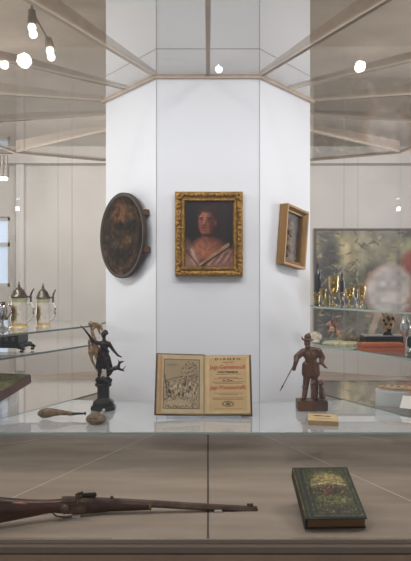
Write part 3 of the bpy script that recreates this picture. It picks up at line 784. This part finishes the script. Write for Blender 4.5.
# ---------------------------------------------------------------- small pieces on the front shelf
t = thing('card_box', 'small flat cream box with dark printed motif, in front of the wooden hunter', 'box', at(322.5, 2.82, ZS), (0, 0, math.radians(-9)))
b = MB(); b.box((0, 0, .0095), (.140, .150, .019), bevel=.002); b.build('box_body', mat('tan_card', (176, 146, 102), .7, c2=(160, 130, 88), scale=12), t)
c = Canvas(70, 60, (206, 180, 134)); c.noise(.12, 7, 3)
c.ell(.35, .3, .16, .10, (110, 78, 48), .5); c.ell(.68, .32, .10, .08, (96, 68, 46), .5); c.line(.22, .6, .78, .6, .03, (140, 104, 68)); c.line(.3, .74, .7, .74, .02, (130, 96, 62)); c.line(.5, .2, .55, .42, .02, (120, 86, 54))
c.panel('printed_lid', .136, .146, M['paper'], t, (0, 0, .0202), Matrix.Rotation(math.radians(-90), 3, 'X'), .0006)

t = thing('powder_flask', 'squat mottled horn flask with small pale spout, in front of the bronze statuette', 'flask', at(96.5, 2.78, ZS))
b = MB(); b.lathe([(0, .0), (.030, .001), (.045, .010), (.049, .022), (.044, .034), (.030, .045), (.016, .052), (0, .054)], seg=28)
for v in b.bm.verts: v.co.y *= .8
b.build('flask_body', M['shellbrown'], t, True)
b = MB(); b.tube((.022, -.004, .044), (.034, -.008, .062), .008, .005); b.ball((.035, -.008, .064), .007, 10); b.build('spout', M['bone'], t, True)
b = MB(); b.path([(-.050, 0, .022), (-.03, -.034, .024), (0, -.042, .024), (.03, -.034, .024), (.050, 0, .022)], .0022); b.build('seam_band', M['brass'], t, True)

t = thing('powder_horn', 'long brown club-shaped horn with dark pointed tip, left of the bronze statuette', 'horn', at(35.5, 2.87, ZS + .0), (0, 0, math.radians(3)))
b = MB(); pts = []; rad = []
for i in range(15):
    u = i / 14; pts.append((.010 + .165 * u, 0, .024 + .008 * math.sin(u * 3.0) - .002 * u)); rad.append([.004, .017, .0225, .0235, .023, .0215, .0195, .0175, .0155, .0135, .012, .011, .0105, .0095, .008][i])
b.path(pts, rad, 14); b.build('horn_body', M['hornlight'], t, True)
b = MB(); b.path([(.172, 0, .023), (.20, 0, .024), (.235, 0, .024)], [.008, .006, .0045], 10); b.tube((.232, 0, .024), (.240, 0, .024), .008, .008); b.build('dark_tip', M['black'], t, True)
b = MB(); b.tube((.160, 0, .024), (.168, 0, .024), .0125, .0125); b.build('ferrule', M['brass'], t, True)

# ---------------------------------------------------------------- long gun on the case floor
def G(px, py):
    d = 2.02 + .0012 * px if px < 100 else 2.14 + (px - 100) * .0002
    return P(px, py, d)
root = G(60, 516); root.z = ZB
t = thing('wheellock_rifle', 'long antique hunting gun with dark walnut stock lying on the case floor', 'rifle', root)
b = MB()
S = [(-45, 495, 529, .022), (-40, 494, 530, .025), (-10, 496.5, 525.5, .026), (10, 498.5, 521.5, .025), (28, 500, 518, .023), (42, 500.5, 515, .020), (54, 500, 513, .020), (64, 499, 514, .021), (80, 498.5, 514.5, .022), (100, 499, 513, .020), (118, 500.5, 511, .016), (136, 502, 510, .014), (150, 503, 510, .013)]
b.loft([(G(x, (a + c2) / 2), ry, (c2 - a) / 2 * G(x, 0).y / F) for x, a, c2, ry in S], 18)
b.build('stock', M['stock'], t, True, off=root)
b = MB()
b.loft([(G(x, y), r, r) for x, y, r in ((62, 500.5, .013), (66, 500.5, .0145), (105, 502, .0142), (150, 504.2, .0138), (200, 507.2, .0132), (250, 510, .0130), (257, 510.3, .0138))], 8)
b.build('barrel', M['steelgun'], t, off=root)
b = MB(); b.tube(G(256.8, 510.3), G(257.5, 510.3), .0065, .0065); b.build('muzzle_bore', M['black'], t, off=root)
b = MB(); p = G(250, 505.2); b.box(p, (.022, .003, .009)); b.build('front_sight', M['steelgun'], t, off=root)
b = MB(); p = G(112, 497.7); b.box(p, (.010, .008, .008)); b.build('rear_sight', M['steelgun'], t, off=root)
b = MB(); b.box(G(74, 506.5) + Vector((0, -.0225, 0)), (.10, .004, .032), bevel=.0015); b.ball(G(66, 507) + Vector((0, -.026, 0)), (.018, .007, .016), 14)
b.tube(G(78, 503.5) + Vector((0, -.022, 0)), G(79, 496.5) + Vector((0, -.014, 0)), .0055, .0045)
b.box(G(80, 495.6) + Vector((0, -.012, 0)), (.020, .014, .006)); b.build('lock_plate', M['steelgun'], t, True, off=root)
b = MB(); b.path([G(75.5, 496) , G(79, 494.5), G(82, 493.6)], [.005, .007, .004]); b.tube(G(82, 495.8), G(94, 495.2), .0085, .0085); b.ball(G(94.2, 495.2), .009, 12); b.tube(G(82.5, 493.2), G(81.5, 492.2), .004, .003); b.tube(G(90, 496), G(87.5, 500), .005, .006); b.build('cock', M['bronze'], t, True, off=root)
b = MB()
b.path([G(52, 512.5), G(56, 516.5), G(64, 517.8), G(72, 517), G(77, 513)], .0028); b.path([G(63, 512), G(64.5, 514), G(64, 516)], .0022); b.build('trigger_guard', M['steelgun'], t, True, off=root)
b = MB()
for x, y in ((150.5, 506),): b.loft([(G(x - 1, y), .0165, .0165), (G(x + 1, y), .0165, .0165)], 14)
b.build('barrel_band', M['brass'], t, off=root)
b = MB(); b.loft([(G(14, 502), .018, .006), (G(22, 502.6), .019, .008), (G(28, 503.2), .018, .005)]); b.build('inlay_plate', mat('reddish_inlay', (146, 92, 66), .3), t, True, off=root)
b = MB(); b.path([G(110, 510.8), G(130, 510.2), G(149, 509.2)], .0045); b.build('ramrod', M['stock'], t, True, off=root)
for x, lab in ((77, 'small clear block propping the gun under its lock'), (218, 'small clear block propping the gun near its muzzle')):
    p = G(x, 516); zz = G(x, 514.2 if x < 100 else 511.8).z
    t = MB(); hh = max(.008, zz - ZB); t.box((0, 0, hh / 2), (.028, .04, hh), bevel=.001)
    o = t.build('prop_block', mat('frosted_block', (206, 202, 196), .4)); o.location = (p.x, p.y, ZB); tag(o, lab, 'support block')

# ---------------------------------------------------------------- green book on the case floor
tilt = math.radians(20)
t = thing('green_book', 'green cloth-bound book with gilt pictorial cover, propped up on the case floor', 'book', at(335.5, 1.995, ZB + .004), (tilt, 0, math.radians(2.0)))
BW, BH, BT = .206, .268, .040
b = MB(); b.box((0, BH / 2, BT), (BW, BH, .004), bevel=.001); b.box((0, BH / 2, 0.002), (BW, BH, .004), bevel=.001)
b.box((-BW / 2 + .002, BH / 2, BT / 2 + .001), (.005, BH, BT)); b.build('cover', M['greencloth'], t)
b = MB(); b.box((.002, BH / 2, BT / 2 + .001), (BW - .014, BH - .012, BT - .005)); b.build('page_block', M['edgebrown'], t)
c = Canvas(150, 185, (52, 58, 40)); c.noise(.3, 9, 31)
c.rect(.03, .02, .97, .98, (120, 108, 64), .01, .8); c.rect(.045, .032, .955, .968, (54, 60, 42), .01)
c.rect(.12, .07, .90, .93, (104, 92, 58), .01, .7); c.rect(.135, .08, .885, .92, (72, 72, 46), .01)
c.ell(.5, .30, .36, .22, (150, 132, 82), .6, al=.7); c.ell(.5, .22, .25, .10, (176, 158, 102), .7, al=.7)
rs = random.Random(11)
for i in range(26):
    a = math.pi * (1.05 + .9 * i / 25); c.line(.5 + .06 * math.cos(a), .34 + .05 * math.sin(a), .5 + .36 * math.cos(a), .34 + .22 * math.sin(a), .006, (188, 166, 108), .5)
c.line(.14, .36, .40, .33, .02, (190, 180, 130), .8); c.line(.58, .33, .84, .37, .02, (186, 172, 122), .8)
c.ell(.5, .50, .28, .13, (84, 54, 42), .5, al=.8); c.ell(.40, .48, .07, .08, (120, 72, 52), .5, al=.8); c.ell(.6, .5, .08, .07, (60, 44, 36), .5, al=.8)
c.ell(.5, .66, .34, .08, (128, 126, 72), .6, al=.7)
for i in range(260):
    x, y = .14 + .73 * rs.random(), .38 + .53 * rs.random()
    c.ell(x, y, .018, .012, rs.choice([(140, 130, 76), (66, 66, 42), (104, 110, 62), (92, 60, 46), (40, 46, 36)]), .5, al=.7)
c.noise(.6, 30, 33); c.noise(.4, 60, 34); c.a = c.a * .92
g_ = c.panel('cover_picture', BW - .034, BH - .012, M['paint'], t, (.012, BH / 2, BT + .0028), Matrix.Rotation(math.radians(-90), 3, 'X'), .0005)
b = MB(); b.box((-BW / 2 + .0025, BH * .5, BT + .0022), (.004, BH * .92, .0006)); b.box((-BW / 2 + .017, BH * .5, BT + .0022), (.002, BH * .96, .0006)); b.build('spine_gilding', M['gold_dark'], t)
t = thing('book_wedge', 'dark wedge support hidden beneath the tilted green book', 'wedge', at(335, 2.015, ZB), (0, 0, math.radians(2.0)))
b = MB(); hz = math.tan(tilt)
b.poly([(-.07, .03, .0), (-.07, .23, .0), (-.07, .23, .23 * hz - .012), (-.07, .03, .03 * hz - .006)], (.14, 0, 0)); b.build('wedge_body', M['leather'], t)

# ---------------------------------------------------------------- steins on the upper left shelf
def stein(px, d, h, r, label, seed, pic):
    t = thing('beer_stein', label, 'beer stein', at(px, d, ZL1), (0, 0, 0), 'lidded beer steins')
    bh_ = h * .66
    c = Canvas(120, 70, (214, 206, 194)); c.rect(0, 0, 1, .06, (176, 160, 96), .02); c.rect(0, .06, 1, .15, (166, 176, 126), .02, .8)
    c.rect(0, .80, 1, .93, (206, 172, 104), .02, .9); c.rect(0, .93, 1, 1, (196, 178, 140), .02, .8)
    c.ell(pic, .5, .09, .27, (150, 120, 84), .35); c.ell(pic, .42, .05, .12, (104, 74, 52), .5); c.ell(pic, .62, .06, .10, (120, 110, 66), .5)
    for q in range(8): c.ell(pic + .11 * math.cos(q * .785), .5 + .30 * math.sin(q * .785), .014, .03, (176, 150, 80), .5, al=.8)
    c.noise(.1, 20, seed)
    o = c.panel('painted_body', 1, 1, M['paintporc'], t, (0, 0, 0), thick=0)
    me = o.data
    prof = lambda v: r * (1.10 if v < .05 else 1.04 if v < .10 else .96 - .02 * v if v < .93 else .99)
    for v in me.vertices:
        a = -2 * math.pi * (v.co.x + .5) + math.pi; vv = v.co.z + .5; rr_ = prof(vv)
        v.co = (rr_ * math.sin(-a), -rr_ * math.cos(a), vv * bh_)
    b = MB(); b.lathe([(0, .001), (r * 1.08, .001), (r * 1.08, .004), (r * .9, .006), (r * .9, bh_ - .002), (0, bh_ - .002)], seg=28); b.build('inner_body', M['porcelain'], t, True)
    b = MB(); lh = h - bh_
    b.lathe([(0, 0), (r * 1.04, 0), (r * 1.04, .006), (r * .92, .012), (r * .80, lh * .25), (r * .66, lh * .42), (r * .42, lh * .55), (r * .22, lh * .66), (.004, lh * .72), (0, lh * .72)], (0, 0, bh_ + .0005), 28); ld = b.build('lid', M['pewter'], t, True)
    b = MB(); b.ball((0, 0, bh_ + lh * .78), .008, 10); b.tube((0, 0, bh_ + lh * .82), (0, 0, bh_ + lh), .004, .002, 8); b.ball((0, 0, bh_ + lh * .96), .0045, 8); b.build('finial', M['pewter'], ld, True)
    b = MB(); b.path([(r * .98, 0, bh_ + .006), (r * 1.35, 0, bh_ + .008), (r * 1.5, 0, bh_ + .03), (r * 1.75, 0, bh_ + .05)], [.004, .005, .005, .003]); b.ball((r * 1.38, 0, bh_ + .002), .008, 10); b.path([(r * 1.38, 0, bh_), (r * 1.40, 0, bh_ - .03)], [.005, .006]); b.build('thumb_lift', M['pewter'], t, True)
    b = MB(); b.path([(r * .95, 0, bh_ * .80), (r * 1.4, 0, bh_ * .84), (r * 1.72, 0, bh_ * .68), (r * 1.66, 0, bh_ * .48), (r * 1.36, 0, bh_ * .32), (r * .98, 0, bh_ * .25)], [.006, .0075, .0075, .007, .006, .006]); b.build('handle', M['porcelain'], t, True)
M['paintporc'] = paint_mat('painted_porcelain', .15, .6)
stein(43, 3.33, .245, .040, 'lidded porcelain beer stein nearest the shelf end, dark oval picture on its left', 41, .40)
stein(19, 3.25, .255, .046, 'broader lidded beer stein with green rim band, left of the slimmer stein', 42, .42)
t = thing('silver_tankard', 'ornate silver vessel at the left edge beside the beer steins', 'tankard', at(1, 3.2, ZL1))
b = MB(); b.lathe([(0, 0), (.036, 0), (.036, .008), (.016, .02), (.012, .045), (.026, .06), (.034, .09), (.032, .12), (.024, .14), (.03, .15), (0, .152)], seg=20); b.build('cup', M['silver'], t, True)
b = MB()
for q in range(7):
    a = q * .9; b.ball((.030 * math.cos(a), -.030 * abs(math.sin(a)), .06 + .013 * q), .009, 8)
b.build('cast_ornament', M['pewter'], t, True)
b = MB(); b.path([(.03, 0, .14), (.052, 0, .13), (.056, 0, .10), (.04, 0, .07), (.02, 0, .055)], .004); b.build('handle', M['silver'], t, True)

# black casket on the middle left shelf
t = thing('black_casket', 'black lacquered casket on scrolled feet below the beer steins', 'casket', at(5, 3.15, ZL2 + .0025), (0, 0, math.radians(-6)))
b = MB(); b.box((0, 0, .067), (.20, .13, .043), bevel=.003); b.box((0, 0, .0932), (.215, .145, .008), bevel=.002); b.build('body', M['black'], t)
b = MB(); b.box((0, 0, .038), (.235, .155, .014), bevel=.004); b.box((0, 0, .029), (.255, .165, .008), bevel=.003); b.build('base_moulding', M['black'], t)
for sx in (-1, 1):
    for sy in (-1, 1):
        b = MB(); x, y = sx * .115, sy * .07
        b.path([(x - sx * .02, y, .028), (x, y, .026), (x + sx * .018, y, .018), (x + sx * .012, y, .007), (x - sx * .002, y, .007)], [.006, .009, .009, .007, .006]); b.build('scroll_foot', M['bronze'], t, True)
b = MB()
for q in range(5): b.ball((-.07 + .035 * q, -.066, .067), (.010, .004, .014), 8)
b.build('applied_ornament', M['pewter'], t, True)

# brown casket with green lid, raised on an acrylic plinth
yaw = math.radians(-14)
cx_, cy_ = -1.09, 3.10
t = thing('acrylic_riser', 'clear acrylic riser under the brown casket with green lid', 'riser', (cx_, cy_, ZS), (0, 0, yaw))
tl = Matrix.Rotation(math.radians(9), 3, 'X')
for sx in (-1, 1):
    b = MB(); b.poly([(sx * .05 - .003, -.12, 0), (sx * .05 - .003, .12, 0), (sx * .05 - .003, .12, .090), (sx * .05 - .003, -.12, .052)], (.006, 0, 0)); b.build('side_panel', M['acrylic'], t)
b = MB(); b.box((0, 0, .0755), (.14, .26, .005), tl); b.build('top_panel', M['acrylic'], t)
t = thing('brown_casket', 'low brown wooden casket with green patterned lid on the lowest left shelf', 'casket', (cx_, cy_, ZS + .0795), (math.radians(9), 0, yaw))
b = MB(); b.box((0, 0, .024), (.19, .36, .046), bevel=.003); b.build('body', M['casket'], t)
c = Canvas(60, 110, (104, 100, 62)); c.noise(.5, 10, 51); rs = random.Random(3)
for i in range(90): c.ell(rs.random(), rs.random(), .05, .02, rs.choice([(146, 132, 84), (104, 112, 70), (150, 116, 78), (84, 82, 58)]), .6, al=.7)
c.rect(0, 0, 1, .03, (90, 80, 56), .01); c.rect(0, .97, 1, 1, (90, 80, 56), .01); c.rect(0, 0, .04, 1, (90, 80, 56), .01); c.rect(.96, 0, 1, 1, (90, 80, 56), .01)
l_ = c.panel('patterned_lid', .185, .355, M['paint'], t, (0, 0, .0495), Matrix.Rotation(math.radians(-90), 3, 'X'), .002); l_['label'] = 'green patterned lid'

# ---------------------------------------------------------------- glasses on the upper right shelf
def goblet(px, d, h, r, label, m, kind='goblet'):
    t = thing('drinking_glass', label, 'glass', at(px, d, ZR1), (0, 0, 0), 'glasses on the upper right shelf')
    b = MB()
    if kind == 'goblet':
        b.lathe([(.0, .0), (r * .8, .0), (r * .75, .004), (.006, .010), (.005, h * .2), (.009, h * .26), (.005, h * .32), (r * .5, h * .40), (r * .85, h * .55), (r, h), (r * .94, h), (r * .78, h * .56), (r * .4, h * .42), (0, h * .40)], seg=20)
        b.build('bowl_and_stem', m, t, True)
        b = MB(); b.lathe([(r * .93, h - .006), (r * 1.03, h - .006), (r * 1.03, h + .001), (r * .93, h + .001)], seg=20, closed=True); b.build('gilt_rim', M['brass'], t, True)
    else:
        b.lathe([(0, 0), (r * .9, 0), (r, .006), (r * .95, h * .4), (r, h), (r * .92, h), (r * .86, .01), (0, .009)], seg=20); b.build('cup', m, t, True)
        b = MB(); b.lathe([(r * .90, h * .72), (r * 1.02, h * .72), (r * 1.02, h * .78), (r * .90, h * .78)], seg=20, closed=True); b.build('gilt_band', M['brass'], t, True)
goblet(316.5, 3.74, .085, .020, 'short amber tumbler nearest the pillar', M['amber'], 'tumbler')
goblet(323, 3.66, .105, .021, 'small amber goblet between the short tumbler and the tall goblet', M['amber'])
goblet(333.5, 3.72, .185, .033, 'tallest amber goblet on the upper right shelf', M['amber'])
goblet(341.5, 3.55, .085, .019, 'small clear crystal glass right of the tallest goblet', M['cleargoblet'])
goblet(349.5, 3.60, .115, .029, 'wide amber goblet beside the small crystal glass', M['amber'])
goblet(361.5, 3.52, .125, .024, 'rightmost amber goblet on the upper right shelf', M['amber'])
goblet(355.5, 3.80, .10, .018, 'narrow clear glass behind the two right amber goblets', M['cleargoblet'])
goblet(327.5, 3.84, .06, .018, 'low amber tumbler behind the tall goblet', M['amber'], 'tumbler')
def bottle(px, d, h, r, label):
    t = thing('dark_bottle', label, 'bottle', at(px, d, ZR1), (0, 0, 0), 'dark bottles behind the glasses')
    b = MB(); b.lathe([(0, 0), (r, 0), (r, h * .70), (r * .9, h * .76), (r * .5, h * .82), (r * .4, h * .90), (0, h * .90)], seg=18); b.build('bottle_body', M['smoke'], t, True)
    b = MB(); b.tube((0, 0, h * .9005), (0, 0, h * .93), r * .5, r * .5); b.ball((0, 0, h * .965), r * .35, 10); b.build('stopper', M['smoke'], t, True)
bottle(317.5, 3.86, .265, .022, 'tall dark stoppered bottle close to the pillar')
bottle(342, 3.88, .21, .017, 'slim dark bottle behind the tallest goblet')

# horse group, shell, boxes on the middle right shelf
root = at(341, 3.55, ZR2)
t = thing('horse_figurine', 'painted figurine of a rider on a rearing pale horse on an oval grassy base', 'figurine', root)
b = MB(); b.lathe([(0, 0), (.110, 0), (.114, .008), (.108, .016), (.09, .022), (0, .026)], seg=32)
for v in b.bm.verts: v.co.y *= .55
b.build('oval_base', M['grass'], t, True)
k3 = 3.55 / F
def H_(x0, y0, r0, x1, y1, r1, d0=0, d1=None): return ('c', P(x0, y0, 3.55 + d0), r0 * k3, P(x1, y1, 3.55 + (d0 if d1 is None else d1)), r1 * k3)
hs = [H_(337, 333, 2.4, 332, 329, 2.6), H_(332, 328.5, 1.8, 329.5, 323.5, 1.3), H_(329.5, 323.5, 1.4, 326.8, 325, .8), H_(330, 322, .5, 330.4, 320.8, .3), H_(331, 331, 1.1, 327.5, 331.5, .7, -.01), H_(327.5, 331.5, .7, 328.5, 334, .5, -.01), H_(332, 331, 1.1, 329, 334, .7, .01),
      H_(337.5, 334, 1.9, 339, 337, 1.0, -.01), H_(339, 337, 1.0, 337, 342, .7, -.01), H_(338, 334, 1.9, 341, 337.5, 1.0, .01), H_(341, 337.5, 1.0, 340, 342, .7, .01), H_(339, 332, .9, 342.5, 335, .6, 0)]
sculpt('rearing_horse', hs, .0022, M['horsebr'], t, root)
rd = [H_(335.5, 329, 1.7, 334.5, 323.5, 1.7), ('e', P(334.3, 320.5, 3.55), (1.4 * k3, 1.4 * k3, 1.6 * k3)), H_(334.5, 324.5, .9, 331.5, 326.5, .7, -.01), H_(336, 325, .9, 340, 321.5, .6), H_(335.5, 329.5, 1.1, 335, 334, .8, -.014)]
sculpt('rider', rd, .0022, mat('rider_coat', (150, 104, 84), .6, c2=(104, 72, 58), scale=40), t, root)
b = MB()
for q in range(9): b.ball((.018 + .011 * q, .012 * math.sin(q * 2.2), .030 + .006 * math.sin(q * 1.3)), (.014, .012, .014 + .003 * (q % 3)), 8)
b.build('shrubs', M['bush'], t, True)
t = thing('seashell', 'pale ridged seashell standing beside the pillar on the middle right shelf', 'seashell', at(316, 3.63, ZR2))
b = MB()
for q in range(9):
    a = -.9 + q * .225; b.path([(0, 0, .006), (.030 * math.sin(a), -.006, .012 + .030 * math.cos(a)), (.046 * math.sin(a) - .006, 0, .012 + .060 * math.cos(a))], [.005, .009, .006], 8)
b.build('ribbed_fan', M['shell'], t, True)
b = MB(); b.ball((0, 0, .010), (.024, .018, .011), 12); b.build('shell_hinge', M['shell'], t, True)

t = thing('orange_case', 'flat orange-brown leather case on the middle right shelf', 'case', at(381, 3.28, ZR2), (0, 0, math.radians(4)))
b = MB(); b.box((0, 0, .010), (.235, .10, .020), bevel=.003); b.build('case_base', M['orange'], t)
b = MB(); b.box((0, 0, .030), (.238, .103, .019), bevel=.004); b.build('case_lid', M['orange'], t)
t = thing('black_plinth_box', 'low black box behind the orange case, carrying the ornate figure', 'box', at(391, 3.47, ZR2))
b = MB(); b.box((0, 0, .031), (.33, .13, .062), bevel=.003); b.build('box_body', M['black'], t)
b = MB(); b.box((0, 0, .065), (.32, .12, .005)); b.build('mirror_top', M['silver'], t)
D4 = 3.47; k4 = D4 / F
root = at(388, D4, ZR2 + .0678)
t = thing('ornate_figure', 'small brown and gilt carved figure group standing on the black box', 'figurine', root)
def O_(x0, y0, r0, x1, y1, r1, d0=0):
    y0, y1 = 336 - (336 - y0) * .84, 336 - (336 - y1) * .84
    return ('c', P(x0, y0, D4 + d0), r0 * k4, P(x1, y1, D4 + d0), r1 * k4)
zb_ = 334.5
b = MB(); b.lathe([(0, 0), (.030, 0), (.030, .006), (.022, .012), (.020, .028), (.026, .034), (0, .036)], seg=12); b.build('foot', M['bronze'], t, True)
sculpt('figure', [O_(386, 329, 3.2, 386, 320, 2.6), O_(390.5, 329, 2.8, 391, 319, 2.4), O_(386, 320, 2.8, 387, 313, 2.4), ('e', P(386.5, 313.5, D4), (1.9 * k4, 1.9 * k4, 2.1 * k4)), O_(391, 319, 2.4, 392, 312, 1.6), ('e', P(392.5, 314.0, D4), (1.6 * k4, 1.6 * k4, 1.9 * k4)), O_(385, 315, 1.3, 382, 309, 1.0), O_(392, 314, 1.2, 395, 318, 1.0), O_(384, 325, 1.6, 383, 320, 1.2, -.01)], .0024, M['gilt'], t, root)
b = MB()
for q in range(6): b.ball(P(384 + q * 1.8, 321 + 4 * math.sin(q * 2), D4 - .016), (.008, .006, .010), 8)
b.build('dark_drapery', M['bronze'], t, True, off=root)
t = thing('silver_ewer', 'slender silver and white ewer at the right edge of the middle shelf', 'ewer', at(405, 3.30, ZR2 + .0))
b = MB(); b.lathe([(0, 0), (.030, 0), (.028, .008), (.010, .02), (.009, .06), (.022, .09), (.030, .12), (.024, .15), (.010, .18), (.012, .205), (.018, .21), (0, .212)], seg=22); b.build('body', M['silver'], t, True)
b = MB(); b.path([(.012, 0, .20), (.04, 0, .19), (.045, 0, .15), (.03, 0, .11)], .004); b.build('handle', M['silver'], t, True)
b = MB(); b.path([(-.010, 0, .19), (-.024, 0, .205), (-.034, 0, .215)], [.008, .006, .003]); b.build('spout', M['silver'], t, True)

# acrylic block, carved antler, paper on the lowest right shelf
t = tag(MB().box((0, 0, .039), (.17, .10, .078), bevel=.003).build('acrylic_block', M['frost']), 'clear acrylic block under the carved antler on the lowest right shelf', 'block')
t.location = at(392, 3.20, ZS); t.rotation_euler = (0, 0, math.radians(-14))
root = at(395, 3.19, ZS + .0795)
t = thing('carved_antler', 'forked tan carved antler piece lying on the clear acrylic block', 'antler', root, (0, 0, math.radians(-20)))
b = MB(); b.path([(-.085, .01, .012), (-.05, .012, .014), (0, 0, .012), (.05, -.01, .014), (.10, -.02, .011)], [.008, .013, .012, .011, .008], 12); b.path([(-.03, .01, .012), (.01, .03, .013), (.06, .035, .013), (.10, .03, .010)], [.010, .010, .009, .006], 12); b.build('antler_body', M['tan'], t, True)
b = MB()
for q in range(4): b.ball((-.05 + .035 * q, .006 - .006 * q, .0225), (.010, .006, .003), 8)
b.build('carved_motifs', M['leather'], t, True)
t = thing('paper_card', 'blank white card leaning at the right edge of the lowest right shelf', 'card', at(413, 2.99, ZS + .028), (math.radians(-62), 0, math.radians(-28)))
b = MB(); b.box((0, .008, .05), (.13, .002, .10)); b.build('card', M['white'], t)
b = MB(); b.box((0, .022, .05), (.13, .008, .06), bevel=.001); b.build('backing_prop', M['acrylic'], t)

# ---------------------------------------------------------------- large painting on the back wall
dW = RW - .03
a_ = P(314, 229, dW); z_ = P(452, 345, dW)
pw2, ph2 = z_.x - a_.x, a_.z - z_.z
t = thing('large_painting', 'large landscape painting with a white animal and red figure on the far wall', 'painting', ((a_.x + z_.x) / 2, dW - .01, z_.z))
c = Canvas(240, 200, (112, 110, 98)); c.noise(.5, 7, 61)
c.ell(.2, .18, .20, .16, (184, 168, 128), .9, al=.9); c.ell(.10, .5, .09, .5, (66, 66, 68), .6, al=.9); c.ell(.35, .5, .2, .12, (116, 122, 66), .9, al=.8)
c.ell(.5, .2, .2, .14, (140, 134, 112), .9, al=.8); c.ell(.42, .42, .08, .12, (74, 70, 66), .8, al=.8); c.ell(.27, .55, .07, .2, (80, 78, 70), .8, al=.7)
rs = random.Random(77)
for i in range(420):
    x, y = rs.random(), rs.random(); a = rs.random() * 3.1
    c.line(x, y, x + .035 * math.cos(a), y + .03 * math.sin(a), .009, rs.choice([(168, 164, 112), (62, 66, 50), (196, 182, 142), (104, 78, 62), (126, 136, 84), (60, 52, 50), (140, 130, 126)]), .55)
c.ell(.53, .55, .19, .25, (150, 116, 92), .15, rot=.2); c.ell(.54, .53, .165, .225, (196, 188, 182), .3, rot=.2)
c.ell(.60, .44, .08, .1, (168, 160, 158), .6, al=.6); c.line(.46, .75, .40, .95, .03, (176, 158, 140)); c.line(.62, .72, .60, .95, .03, (150, 132, 118))
c.ell(.78, .15, .14, .1, (150, 150, 110), .8, al=.8); c.ell(.72, .28, .08, .10, (156, 66, 58), .6, al=.85); c.ell(.80, .5, .07, .16, (162, 96, 70), .7, al=.8); c.ell(.93, .8, .1, .2, (110, 74, 58), .8, al=.7)
c.noise(.3, 26, 62)
c.panel('canvas', pw2 - .06, ph2 - .06, M['paint'], t, (0, -.004, ph2 / 2), thick=.01)
mitred_frame(pw2, ph2, [(0, -.035), (0, .012), (.02, .018), (.035, .010), (.035, -.035)], mat('dark_frame', (96, 88, 80), .5), t, ph2 / 2)

# ---------------------------------------------------------------- ceiling lamps
def row_lamp(px, D, r, label):
    # row of lamps on the ceiling behind the viewer; the front pane mirrors them
    x = (px - 208) * D / F; y = 2 * 1.91 - D; z = 3.505
    t = thing('ceiling_spotlight', label, 'spotlight', (x, y, CEIL), (0, 0, 0), 'row of gallery spotlights mirrored in the front pane')
    z -= CEIL
    b = MB(); b.tube((0, 0, -.012), (0, 0, -.0005), .07, .07, 20); b.tube((0, -.05, z + .02), (0, 0, -.012), .012, .012); b.build('ceiling_mount', M['lampbody'], t)
    b = MB(); b.tube((0, -.14, z + .03), (0, -.02, z), .045, r * 1.1, 18); b.build('housing', M['lampbody'], t, True)
    b = MB(); b.ball((0, 0, z), r, 16); b.build('bulb', M['bulb'], t, True)
row_lamp(23, 5.35, .062, 'brightest mirrored ceiling spotlight, glaring at upper left')
row_lamp(361, 5.5, .050, 'mirrored ceiling spotlight glowing alone at upper right')
row_lamp(219, 5.57, .030, 'small mirrored spotlight just above the white pillar rim')
row_lamp(3, 5.45, .036, 'small mirrored spotlight at the far left edge')
# twin spotlight on an angled arm
pa, pb = P(32, 30, 4.4), P(50, 53, 4.6)
t = thing('twin_spotlight', 'twin ceiling spotlight with two round bulbs per head on a slanting arm', 'spotlight', (pa.x, pa.y, CEIL))
off = Vector((pa.x, pa.y, CEIL)); top = P(32, 12, 4.4); e2 = P(48, 40, 4.6)
b = MB(); b.tube(top, (pa.x, pa.y, CEIL), .010, .010); b.tube(top, e2, .008, .008); b.build('arm', M['lampbody'], t, off=off)
for p0, q in ((pa, top), (pb, e2)):
    h_ = MB(); h_.tube(q + Vector((0, 0, .01)), p0 + Vector((0, 0, .035)), .026, .036, 14); hh = h_.build('lamp_head', M['lampbody'], t, True, off=off)
    h_ = MB(); h_.ball(p0 + Vector((0, 0, .012)), .030, 12); h_.ball(p0 + Vector((.012, -.01, -.038)), .030, 12); h_.build('bulb', M['bulb_soft'], hh, True, off=off)
# fixture rail by the left window
p = P(2, 152, 8.6)
t = thing('track_light', 'dark track light hanging before the window at the left edge', 'track light', (p.x, p.y, CEIL))
b = MB(); b.box((-.3, 0, p.z - CEIL), (.9, .05, .06)); b.build('track', mat('dark_track', (96, 90, 86), .5), t)
for x in (-.6, 0.0):
    b = MB(); b.tube((x, 0, p.z - CEIL), (x, 0, 0), .008, .008); b.build('hanger', M['lampbody'], t)
for x in (0.0, .06):
    h_ = MB(); h_.tube((x, 0, p.z - CEIL - .05), (x, 0, p.z - CEIL - .22), .022, .022); h_.tube((x, 0, p.z - CEIL - .20), (x, -.03, p.z - CEIL - .38), .04, .05, 14)
    hh = h_.build('spot_head', M['lampbody'], t, True)
    h_ = MB(); h_.ball((x, -.032, p.z - CEIL - .39), .035, 10); h_.build('bulb', M['bulb_soft'], hh, True)
